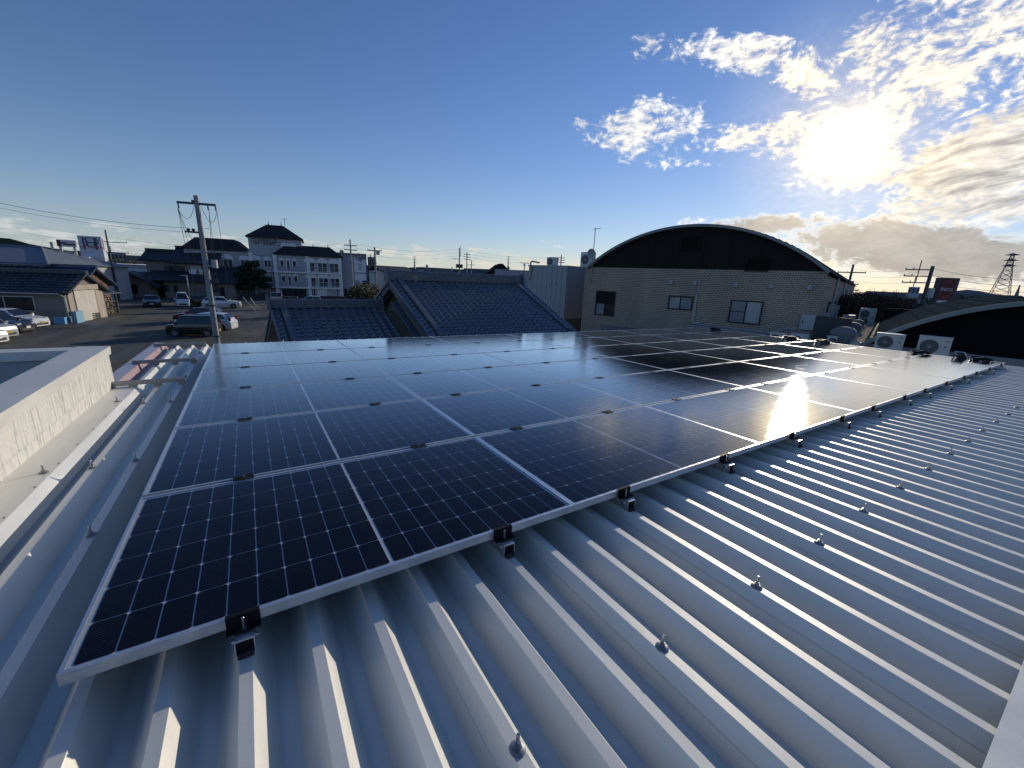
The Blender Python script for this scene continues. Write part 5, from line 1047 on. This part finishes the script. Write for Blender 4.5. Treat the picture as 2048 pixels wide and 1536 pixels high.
# fuel sign
eq = D(1893, 577, 60); es = thing('fuel_sign', 'tall red and blue fuel station sign at the right', 'sign', (eq.x, eq.y, 0), math.radians(-52)); ez, eb_ = D(1897, 555.5, 60).z, D(1884, 597, 60).z
es.scale = (.62, 1, 1); MB().box(-1.0, 1.35, 0, .9, 0, ez).build('pylon', mat('pylon_dark', (.07, .068, .07), .5), es); M_ERED = mat('fuel_red', (.13, .012, .014), .5); M_EBL = mat('fuel_blue', (.02, .04, .22), .4)
zc3 = ez - 1.15; MB().box(-.92, .92, -.03, -.002, zc3 - 1.0, ez - .08).build('red_panel', M_ERED, es)
MB().grid([[(r * math.cos(q), -.04, zc3 + .02 + r * math.sin(q)) for q in [2 * math.pi * k / 30 for k in range(31)]] for r in (.74, .82)]).build('swirl_ring', mat('fuel_orange', (.34, .06, .04), .4), es)
text('lettering', 'ENEOS', .42, M_SGW, es, (0, -.045, zc3 - .12), r90, 1.15, .005, 'CENTER'); MB().box(-.75, .75, -.03, -.002, zc3 - 1.26, zc3 - 1.06).build('white_strip', M_SGW, es)
MB().box(-.92, .92, -.03, -.002, zc3 - 2.05, zc3 - 1.33).build('blue_panel', M_EBL, es); text('lettering', 'セルフ', .55, M_SGW, es, (0, -.04, zc3 - 1.88), r90, 1.0, .005, 'CENTER')
# ================================================================ vehicles
PROF = {
 'hatch': ([(0, .40), (.025, .50), (.09, .57), (.23, .63), (.29, .655), (.43, .945), (.56, 1.0), (.80, .98), (.91, .92), (.965, .66), (1, .48)], .62, (4, 5, 8, 9)),
 'sedan': ([(0, .42), (.02, .52), (.10, .61), (.26, .67), (.30, .69), (.42, .95), (.54, 1.0), (.70, .97), (.77, .93), (.87, .74), (.98, .70), (1, .5)], .65, (4, 5, 8, 9)),
 'suv': ([(0, .42), (.02, .54), (.08, .62), (.24, .67), (.29, .69), (.41, .95), (.54, 1.0), (.78, .98), (.88, .92), (.965, .68), (1, .50)], .66, (4, 5, 8, 9)),
 'wagon': ([(0, .38), (.015, .50), (.05, .56), (.17, .60), (.20, .615), (.29, .955), (.36, 1.0), (.88, .995), (.955, .96), (.985, .62), (1, .44)], .60, (4, 5, 8, 9)),
 'van': ([(0, .32), (.012, .44), (.03, .52), (.045, .55), (.055, .565), (.13, .955), (.19, 1.0), (.90, .995), (.97, .965), (.99, .56), (1, .40)], .56, (4, 5, 8, 9))}
M_TYRE = mat('tyre', (.015, .015, .016), .85); M_RIM = mat('alloy_rim', (.16, .165, .17), .4, .6); M_CGL = mat('car_glass', (.010, .013, .017), .04, 0, 0, spec=.8); M_HL = mat('headlamp', (.72, .74, .76), .12, .3); M_TL = mat('tail_lamp', (.25, .01, .012), .2); M_PW = mat('white_plate', (.75, .75, .72), .5); M_PY = mat('yellow_plate', (.42, .34, .07), .6); M_BLKP = mat('black_plastic', (.02, .02, .021), .6)
def paint(name, col): return mat(name, col, .28, .15, .03, 2, coat=.8)
def car(label, kind, col, x, y, head, L=4.0, W_=1.7, H=1.5, plate=None, cat='car', rim=True):
    prof, belt, (ic, irf, irr, irb) = PROF[kind]; t = thing('parked_car', label, cat, (x, y, 0.006), math.radians(head), 'parked vehicles'); zb = .17; bz = belt * H
    def hw(z): return W_ / 2 if z <= bz else W_ / 2 - (z - bz) * .30
    rows_ = []
    for xf, zf in prof:
        X = L * (.5 - xf); zt = zf * H; e = min(xf, 1 - xf); tp_ = 1 - .16 * max(0, (.07 - e) / .07) ** 1.5; top = hw(zt) * .93
        zz = [zb, zb + .12, min(.42 * H, zt - .08), min(bz, zt - .045), zt - .035, zt - .005, zt + .012]; yy_ = [W_ * .455, W_ * .49, W_ * .5, hw(min(bz, zt)) - .008, top, top * .80, 0]
        half = [(X, y_ * tp_, z) for y_, z in zip(yy_, zz)]; rows_.append(half + [(a, -b_, c_) for a, b_, c_ in reversed(half[:-1])])
    mb = MB().grid(rows_); n = len(rows_[0]); mb.add(rows_[0], (tuple(range(n - 1, -1, -1)),)); mb.add(rows_[-1], (tuple(range(n)),)); mb.add([rows_[0][0], rows_[-1][0], rows_[-1][-1], rows_[0][-1]], ((0, 1, 2, 3),))
    mb.build('body', paint('paint_%s' % '_'.join('%d' % int(c_ * 1000) for c_ in col), col), t, 32)
    st = lambda i: (L * (.5 - prof[i][0]), prof[i][1] * H)
    (xc, zcw), (xr, zr), (xe, ze), (xb, zb2) = st(ic), st(irf), st(irr), st(irb); ztop = H * .955; zlo = bz + .025
    def side(a0, a1, b0, b1, sg):      # bottom x range, top x range
        P = lambda X, z: (X, sg * (hw(z) * 1.0 + .004 - .008), z)
        q = [P(a0, zlo), P(a1, zlo), P(b1, ztop - .05), P(b0, ztop - .05)]; q = [(p[0], p[1] + sg * .016, p[2]) for p in q]; MB().add(q, ((0, 1, 2, 3) if sg < 0 else (3, 2, 1, 0),)).build('side_window', M_CGL, t)
    xm = (xc + xe) / 2 - .05 * L
    for sg in (-1, 1):
        side(xc - .10 * (kind != 'van') - .08, xm + .03, xr - .10, xm + .03, sg); side(xm - .04, xb + .20, xm - .04, xe + .10, sg)
    def patch(x0, z0, x1, z1, nm, off, mtl):
        w0, w1 = hw(z0) * .84, hw(z1) * .80; d_ = Vector((x1 - x0, 0, z1 - z0)).normalized(); nn = Vector((-d_.z, 0, d_.x)); nn = nn if nn.x * off > 0 else -nn; a = nn * .022
        MB().add([(x0 + a.x, -w0, z0 + a.z), (x0 + a.x, w0, z0 + a.z), (x1 + a.x, w1, z1 + a.z), (x1 + a.x, -w1, z1 + a.z)], ((0, 1, 2, 3) if off > 0 else (3, 2, 1, 0),)).build(nm, mtl, t)
    patch(xc, zcw, xr, zr, 'windscreen', 1, M_CGL); patch(xb + (xe - xb) * .1, zb2 + (ze - zb2) * .1, xe, ze, 'rear_window', -1, M_CGL)
    wr = .30 if H < 1.7 else .29
    for fx_ in (L * .5 - .17 * L - .05, -L * .5 + .18 * L):
        for sg in (-1, 1):
            yy2 = sg * (W_ / 2 - .09)
            MB().cyl((fx_, sg * (W_ / 2 - .25), wr + .03), (fx_, sg * (W_ / 2 + .002), wr + .03), wr + .055, 18).build('wheel_arch', M_BLKP, t)
            wo_ = MB().cyl((fx_, yy2 - .09, wr), (fx_, yy2 + .098, wr), wr, 18).build('wheel', M_TYRE, t, 40)
            if rim: MB().cyl((fx_, yy2 + sg * .08, wr), (fx_, yy2 + sg * .104, wr), wr * .62, 12).build('rim', M_RIM, wo_, 40)
    xf = L / 2; hz_ = prof[2][1] * H - .06
    for sg in (-1, 1):
        MB().box(xf - .34, xf - .06, sg * W_ * .33 - .14, sg * W_ * .33 + .14, hz_ - .13, hz_ + .015).build('headlamp', M_HL, t)
        MB().box(-xf - .005, -xf + .16, sg * W_ * .41 - .07, sg * W_ * .41 + .07, bz - .15, bz + .13).build('tail_lamp', M_TL, t)
        MB().box(xc - .16, xc - .04, sg * (W_ / 2 + .01), sg * (W_ / 2 + .17), bz, bz + .15).build('mirror', MATS['paint_%s' % '_'.join('%d' % int(c_ * 1000) for c_ in col)], t)
    MB().box(xf - .14, xf + .012, -W_ * .30, W_ * .30, .26, .44).build('grille', M_BLKP, t)
    for xx, a in ((xf + .013, 1), (-xf - .012, -1)): MB().box(min(xx, xx + a * .012), max(xx, xx + a * .012), -.165, .165, .40, .565).build('number_plate', plate or M_PW, t)
    return t
WHT, BLK, SIL, RED_, DGR, NAV = (.72, .73, .74), (.012, .013, .016), (.38, .40, .43), (.14, .012, .025), (.010, .014, .015), (.014, .017, .028)
car('dark green boxy minicar parked behind the near pole', 'wagon', DGR, -3.92, 41.4, 163, 3.45, 1.50, 1.68, M_PY)
car('white crossover behind the boxy minicar, red tail lamp towards us', 'suv', WHT, -3.35, 45.1, 161, 4.35, 1.78, 1.56)
car('dark red hatchback behind the white crossover', 'hatch', RED_, -4.35, 51.6, 166, 3.95, 1.69, 1.50)
car('white crossover facing right beside the road', 'suv', WHT, -3.1, 68.6, -7, 4.3, 1.77, 1.55)
car('dark blue hatchback hidden behind the white crossover by the road', 'hatch', NAV, -4.7, 72.2, -7, 4.3, 1.75, 1.55)
car('white cargo minivan facing us before the brown house', 'van', WHT, -7.6, 71.4, -84, 3.4, 1.50, 1.90, M_PY, 'van')
car('black saloon facing us left of the white minivan', 'sedan', BLK, -10.8, 71.5, -83, 4.5, 1.78, 1.45)
car('dark minivan with white roof parked near the brown house corner', 'wagon', NAV, -18.3, 90.3, -78, 3.5, 1.60, 1.75, M_PY, 'van')
car('black saloon half hidden behind the slim steel pole', 'sedan', BLK, -15.7, 92.8, -82, 4.4, 1.75, 1.45)
car('white hatchback parked along the shed, farthest of the left row', 'hatch', WHT, -16.5, 50.0, -22, 4.1, 1.70, 1.55, M_PY)
car('black hatchback with chrome front, second from the shed in the left row', 'hatch', BLK, -16.2, 46.6, -22, 3.9, 1.69, 1.50)
car('silver blue boxy minicar with yellow plate in the left row', 'wagon', SIL, -16.0, 43.6, -22, 3.4, 1.48, 1.66, M_PY)
car('white boxy minicar cut by the left frame edge', 'wagon', WHT, -15.6, 40.7, -22, 3.5, 1.50, 1.66)
tk = D(566, 600, 79); tkt = car('pale pink pickup on the road before the nursing home', 'van', (.50, .36, .34), tk.x - .9, tk.y, 172, 1.9, 1.5, 1.75, M_PY, 'truck'); MB().box(-3.1, -.9, -.72, .72, .55, 1.0).build('cargo_bed', M_BLKP, tkt); MB().box(-3.12, -.88, -.735, -.721, .5, 1.02).build('bed_side', M_GREYP, tkt)
wc = D(618, 604, 74); car('white car mostly hidden behind the low tiled ridge', 'hatch', WHT, wc.x, wc.y, 175, 3.9, 1.68, 1.50)
# bicycle leaning by the house wing and loose poles, hedge wall
M_HEDGE = mat('dark_block_wall', (.045, .048, .045), .9, 0, .2, 1)
hw_ = MB().box(0, 46, 0, .18, 0, .75).build('block_wall', M_HEDGE); hw_.location = (-1.0, 86.5, 0); hw_.rotation_euler = (0, 0, math.radians(-4)); tag(hw_, 'low dark block wall along the road before the nursing home', 'wall')
for k, (a, b_) in enumerate((((486, 595), (511, 622)), ((501, 596), (514, 615)))):
    d0 = 30; o = MB().tube([D(a[0], a[1], 31), D(b_[0], b_[1], 29.5)], .035, 6).build('bamboo_pole', mat('bamboo', (.50, .42, .28), .6)); tag(o, '%s pale slanting pole left of the low tiled ridge' % ('longer' if k == 0 else 'shorter'), 'pole', 'slanting poles')
    o2 = None
mir = D(497, 645, 36); mt = thing('round_mirror', 'small round convex mirror on a thin post left of the tiled wing', 'mirror', (mir.x, mir.y, 0)); MB().tube([(0, 0, 0), (0, 0, mir.z)], .025, 6).build('post', M_ZINC, mt); MB().grid([[(r * math.cos(q), -.05, mir.z + r * math.sin(q)) for q in [2 * math.pi * k / 20 for k in range(21)]] for r in (.22, .26)]).build('rim', M_ZINC, mt)
gy = MB()
gr2 = MB()
# ================================================================ trees and shrubs
def leaf_mat(name, c1, c2):
    m = bpy.data.materials.new(name); m.use_nodes = True; t = NT(m.node_tree); b = m.node_tree.nodes['Principled BSDF']
    n = t.noise(t.node('ShaderNodeTexCoord').outputs['Object'], 2.5, 3, .6); t.l.new(t.mix(t.ramp(n, .35, .65), (*c1, 1), (*c2, 1)), b.inputs['Base Color']); b.inputs['Roughness'].default_value = .65; b.inputs['Specular IOR Level'].default_value = .25; return m
M_BARK = mat('bark', (.07, .055, .045), .9, 0, .3, 3); LF_PINE = leaf_mat('pine_leaf', (.018, .034, .018), (.04, .062, .026)); LF_RED = leaf_mat('autumn_leaf', (.07, .028, .020), (.12, .055, .03)); LF_OLV = leaf_mat('olive_leaf', (.05, .05, .022), (.09, .075, .03)); LF_GRN = leaf_mat('green_leaf', (.03, .05, .02), (.06, .085, .035))
def tree(name, label, base, h, blobs, n, ls, lm, trunk=.18, limbs=8, group=None, seed=1, twigs=0):
    rnd = random.Random(seed); t = thing(name, label, 'tree', tuple(base), 0, group); tr_ = MB().tube([(0, 0, 0), (.04 * h * .2, .02 * h, h * .3), (-.02 * h, 0, h * .62)], trunk, 8, trunk * .5)
    for k in range(limbs):
        bx_, by, bz_, rx, ry, rz = blobs[k % len(blobs)]; s0 = h * rnd.uniform(.18, .5); tr_.tube([(0, 0, s0), (bx_ * .5 + rnd.uniform(-.2, .2), by * .5, (s0 + bz_) / 2), (bx_ + rnd.uniform(-rx, rx) * .5, by + rnd.uniform(-ry, ry) * .5, bz_ + rz * .3)], trunk * .4, 5, trunk * .08)
    tr_.build('trunk', M_BARK, t); cr = MB()
    for k in range(n):
        bx_, by, bz_, rx, ry, rz = blobs[rnd.randrange(len(blobs))]
        while True:
            a = Vector((rnd.uniform(-1, 1), rnd.uniform(-1, 1), rnd.uniform(-1, 1)))
            if .15 < a.length < 1: break
        a = a * (a.length ** -.35); p = Vector((bx_ + a.x * rx, by + a.y * ry, bz_ + a.z * rz)); u = Vector((rnd.uniform(-1, 1), rnd.uniform(-1, 1), rnd.uniform(-1, 1))).normalized(); v = u.orthogonal().normalized(); s_ = ls * rnd.uniform(.6, 1.4)
        cr.add([p - u * s_, p + v * s_ * .6, p + u * s_, p - v * s_ * .6], ((0, 1, 2, 3),))
    cr.build('crown', lm, t)
    if twigs:
        tw_ = MB()
        for k in range(twigs):
            bx_, by, bz_, rx, ry, rz = blobs[rnd.randrange(len(blobs))]; q = rnd.uniform(0, 6.28); a = Vector((bx_ + rx * .7 * math.cos(q), by + ry * .7 * math.sin(q), bz_ + rz * rnd.uniform(0, .6))); tw_.tube([a, a + Vector((math.cos(q) * .25 * rx, .1, rz * rnd.uniform(.5, .95)))], .02, 4, .006)
        tw_.build('twigs', M_BARK, t)
    return t
pb = G(510, 598); tree('pine_tree', 'cloud-pruned dark pine before the nursing home', pb, 6.3, [(-1.0, 0, 5.3, 1.1, 1.1, .55), (.2, 0, 6.0, 1.2, 1.2, .6), (-1.6, .2, 4.2, 1.3, 1.2, .55), (.9, -.2, 4.7, 1.4, 1.2, .6), (-1.9, 0, 3.1, 1.2, 1.2, .5), (1.3, 0, 3.5, 1.5, 1.3, .6), (-.4, 0, 3.9, 1.5, 1.4, .6), (1.7, 0, 2.4, 1.2, 1.1, .5), (-1.2, 0, 2.1, 1.4, 1.2, .5), (.3, 0, 2.8, 1.5, 1.4, .6)], 9000, .13, LF_PINE, .22, 14, seed=5)
for k, (px, py, ds_, hh_, rx, lb, lm_, n_) in enumerate(((735, 600, 60, 4.3, 2.3, 'round olive-brown tree behind the white pillar sign', LF_OLV, 5000), (765, 600, 66, 3.6, 1.8, 'lower olive tree right of the pillar sign', LF_OLV, 3000))):
    b = D(px, py, ds_); tree('broadleaf_tree', lb, (b.x, b.y, 0), hh_, [(0, 0, hh_ * .62, rx, rx, hh_ * .35), (rx * .5, 0, hh_ * .5, rx * .7, rx * .7, hh_ * .3), (-rx * .5, 0, hh_ * .55, rx * .7, rx * .7, hh_ * .3)], n_, .12, lm_, .16, 7, seed=20 + k)
for k, (px, ds_, hh_, rx, lb) in enumerate(((1722, 42, 5.7, 2.4, 'leftmost reddish cherry tree behind the brick hall corner'), (1752, 40, 5.6, 2.5, 'middle reddish cherry tree beyond the curved green roof'), (1786, 41, 5.5, 2.4, 'rightmost reddish cherry tree beyond the curved green roof'))):
    b = D(px, 610, ds_); tree('cherry_tree', lb, (b.x, b.y, 0), hh_, [(0, 0, hh_ * .70, rx, rx, hh_ * .25), (rx * .6, 0, hh_ * .60, rx * .8, rx * .8, hh_ * .24), (-rx * .6, .3, hh_ * .62, rx * .8, rx * .8, hh_ * .24), (0, 0, hh_ * .82, rx * .7, rx * .7, hh_ * .16)], 5200, .10, LF_RED, .2, 12, 'cherry trees in autumn', 30 + k, 140)
def shrub(label, base, w, h, n, lm, seed):
    rnd = random.Random(seed); t = thing('shrub', label, 'shrub', tuple(base), 0, 'shrubs'); cr = MB()
    for k in range(n):
        p = Vector((rnd.gauss(0, .36) * w, rnd.gauss(0, .36) * w, abs(rnd.gauss(.45, .25)) * h)); u = Vector((rnd.uniform(-1, 1), rnd.uniform(-1, 1), rnd.uniform(-.6, 1))).normalized(); v = u.orthogonal().normalized(); s_ = rnd.uniform(.05, .13); cr.add([p - u * s_, p + v * s_ * .6, p + u * s_, p - v * s_ * .6], ((0, 1, 2, 3),))
    cr.build('foliage', lm, t); MB().tube([(0, 0, 0), (0, 0, h * .6)], .03, 5, .01).build('stem', M_BARK, t)
for k, (px, py, w, h, lb) in enumerate(((388, 610, .9, 1.2, 'dry weeds right of the white minivan'), (400, 615, .8, .9, 'low dry weeds left of the white crossover by the road'), (272, 594, .7, 1.1, 'potted shrub under the brown house window, left one'), (282, 594, .7, 1.0, 'potted shrub under the brown house window, right one'), (340, 594, .9, 1.3, 'dark shrub at the brown house porch'), (470, 596, .6, 1.4, 'slim shrub at the brown house annex'), (178, 575, 1.6, 3.2, 'dark bush against the plank barn gable'), (535, 597, 2.2, 1.0, 'clipped green hedge tuft right of the pine'), (560, 597, 1.8, .9, 'clipped green hedge tuft before the porch'))):
    b = G(px, py) if py > 580 else D(px, py, 66); shrub(lb, (b.x, b.y, 0), w, h, int(700 * w), LF_GRN if k > 1 else LF_OLV, 50 + k)

# ================================================================ far town, hills
FR = random.Random(77)
def nth(k):
    tens = ['', '', 'twenty', 'thirty']; return ORD[k] if k < 20 else 'thirtieth' if k == 29 else tens[(k + 1) // 10] + '-' + ORD[(k + 1) % 10 - 1]
M_FW = [mat('far_wall_%d' % k, c_, .85) for k, c_ in enumerate(((.45, .44, .42), (.30, .28, .26), (.38, .40, .42), (.24, .22, .20), (.52, .50, .46)))]; M_FR = [mat('far_roof_%d' % k, c_, .7) for k, c_ in enumerate(((.06, .065, .075), (.10, .10, .11), (.12, .085, .07), (.05, .055, .06)))]
def far_house(px, dist, w, dpt, h, rh, label, rot=None):
    q_ = D(px, 560, dist); a = math.atan2(q_.y, q_.x) - math.pi / 2 + (FR.uniform(-.5, .5) if rot is None else rot); t = thing('far_house', label, 'house', (q_.x, q_.y, 0), a, 'distant houses'); wm = FR.choice(M_FW)
    MB().box(-w / 2, w / 2, 0, dpt, 0, h).build('wall', wm, t); ym = dpt / 2
    MB().prism([(-.5, h - .1), (ym, h + rh), (dpt + .5, h - .1), (dpt + .5, h + .08), (ym, h + rh + .2), (-.5, h + .08)], 'x', -w / 2 - .5, w / 2 + .5).build('roof', FR.choice(M_FR), t)
    for k in range(max(1, int(w / 3.5))):
        x = -w / 2 + w * (k + .5) / max(1, int(w / 3.5)); MB().box(x - .7, x + .7, -.05, -.002, h - 1.9, h - .8).build('window', M_GLB, t)
for k in range(30): far_house(690 + k * 13 + FR.uniform(-5, 5), FR.uniform(125, 330), FR.uniform(8, 14), 8, FR.uniform(4.2, 6.0), FR.uniform(1.2, 2.4), 'distant house above the tiled ridge, %s from the left' % nth(k))
for k in range(12): far_house(-20 + k * 26 + FR.uniform(-8, 8), FR.uniform(190, 420), FR.uniform(10, 18), 9, FR.uniform(5, 7.5), FR.uniform(1.2, 2.6), 'distant house on the left skyline behind the dealer, %s from the left' % nth(k))
for k in range(9): far_house(1790 + k * 24 + FR.uniform(-8, 8), FR.uniform(160, 330), FR.uniform(10, 16), 9, FR.uniform(3.2, 4.6), FR.uniform(1., 1.8), 'distant house on the right skyline below the sunset, %s from the left' % nth(k))
def block(label, px0, px1, py, dist, dpt, col, floors, cols, name='apartment_block', nb=True):
    a = D(px0, 560, dist); b_ = D(px1, 560, dist); h = D((px0 + px1) / 2, py, dist).z; w = (Vector((b_.x, b_.y)) - Vector((a.x, a.y))).length; t = thing(name, label, 'building', (a.x, a.y, 0), math.atan2(b_.y - a.y, b_.x - a.x)); wm = mat('wall_' + name + str(px0), col, .85, 0, .05, .1)
    MB().box(0, w, 0, dpt, 0, h).build('wall', wm, t); fh = h / floors
    for f in range(floors):
        MB().box(-.1, w + .1, -.9, -.01, f * fh + fh * .03, f * fh + fh * .42).build('balcony' if nb else 'band', wm, t)
        for c_ in range(cols):
            x = w * (c_ + .5) / cols; MB().box(x - w / cols * .36, x + w / cols * .36, -.03, -.003, f * fh + fh * .45, f * fh + fh * .9).build('window', M_GLB, t)
    MB().box(w * .3, w * .4, dpt * .3, dpt * .5, h + .001, h + 2.5).build('lift_tower', wm, t)
block('long grey apartment block far behind the insulator pole', 660, 735, 506, 420, 14, (.34, .32, .31), 7, 9); block('brown apartment tower end right of the long grey block', 737, 754, 514, 430, 14, (.26, .19, .17), 7, 2)
block('white two-storey office strip far above the tiled ridge', 836, 887, 540, 210, 12, (.50, .50, .50), 2, 8, 'office_strip', False); block('white stepped block beyond the cherry trees', 1822, 1845, 574, 130, 10, (.42, .45, .50), 3, 3, 'stepped_block', False)
block('low pale warehouse right of the office strip', 897, 917, 545, 190, 12, (.52, .55, .58), 1, 1, 'warehouse', False); block('green-roofed store behind the pillar sign', 722, 740, 530, 160, 14, (.12, .17, .16), 2, 3, 'store_building', False)
block('pale flat building behind the dealer on the left', 215, 262, 507, 210, 16, (.34, .35, .38), 2, 6, 'flat_building', False); block('beige low store under the long billboard', 98, 158, 503, 175, 14, (.46, .43, .40), 2, 7, 'beige_store', False)
tp_ = sorted([FR.uniform(0, 300) for _ in range(11)] + [FR.uniform(760, 1090) for _ in range(16)] + [FR.uniform(1800, 2070) for _ in range(9)]); cnt = {}
for k, px in enumerate(tp_):
    side_ = 'left' if px < 400 else 'right' if px > 1500 else 'central'; cnt[side_] = cnt.get(side_, 0) + 1; ds_ = FR.uniform(170, 380); b = D(px, 560, ds_); hh_ = FR.uniform(5.5, 9.5) if px < 1500 else FR.uniform(4.5, 6.3); rx = FR.uniform(3, 6)
    tree('far_tree', 'dark distant tree on the %s skyline, %s from the left' % (side_, nth(cnt[side_] - 1)), (b.x, b.y, 0), hh_, [(0, 0, hh_ * .62, rx, rx, hh_ * .34), (rx * .8, 0, hh_ * .5, rx * .8, rx, hh_ * .28), (-rx * .7, 0, hh_ * .52, rx * .7, rx, hh_ * .28)], 420, .55, LF_GRN, .25, 3, 'distant trees', 200 + k)
def hill(name, pts, dist, m_, d2=500):
    top = [D(px, py, dist) for px, py in pts]; rows_ = [[(p.x, p.y, -2) for p in top], [(p.x, p.y, p.z) for p in top], [(p.x * (1 + d2 / dist), p.y * (1 + d2 / dist), p.z * 1.02) for p in top], [(p.x * (1 + 2 * d2 / dist), p.y * (1 + 2 * d2 / dist), -2) for p in top]]
    mid = [(a[0] * (1 - .25), a[1] * (1 - .25), max(-2, p.z * .1)) for a, p in zip(rows_[0], top)]; rows_.insert(0, [(x, y, -3) for x, y, z in mid]); tag(MB().grid(rows_).build(name, m_, None, 60), kind='structure')
HM = mat('wooded_hill', (.055, .065, .05), .95, 0, .4, .02); HM2 = mat('far_mountain', (.16, .18, .22), .95, 0, .15, .002)  # far mountain: distant air haze is put into its pale blue-grey colour
hill('wooded_hill', [(-260, 470), (-120, 466), (-40, 472), (20, 477), (60, 488), (110, 497), (150, 503), (190, 511), (240, 519)], 900, HM)
hill('low_hill', [(700, 544), (760, 533), (800, 536), (840, 534), (880, 536), (930, 539), (980, 545), (1040, 551), (1090, 557)], 700, HM, 300)
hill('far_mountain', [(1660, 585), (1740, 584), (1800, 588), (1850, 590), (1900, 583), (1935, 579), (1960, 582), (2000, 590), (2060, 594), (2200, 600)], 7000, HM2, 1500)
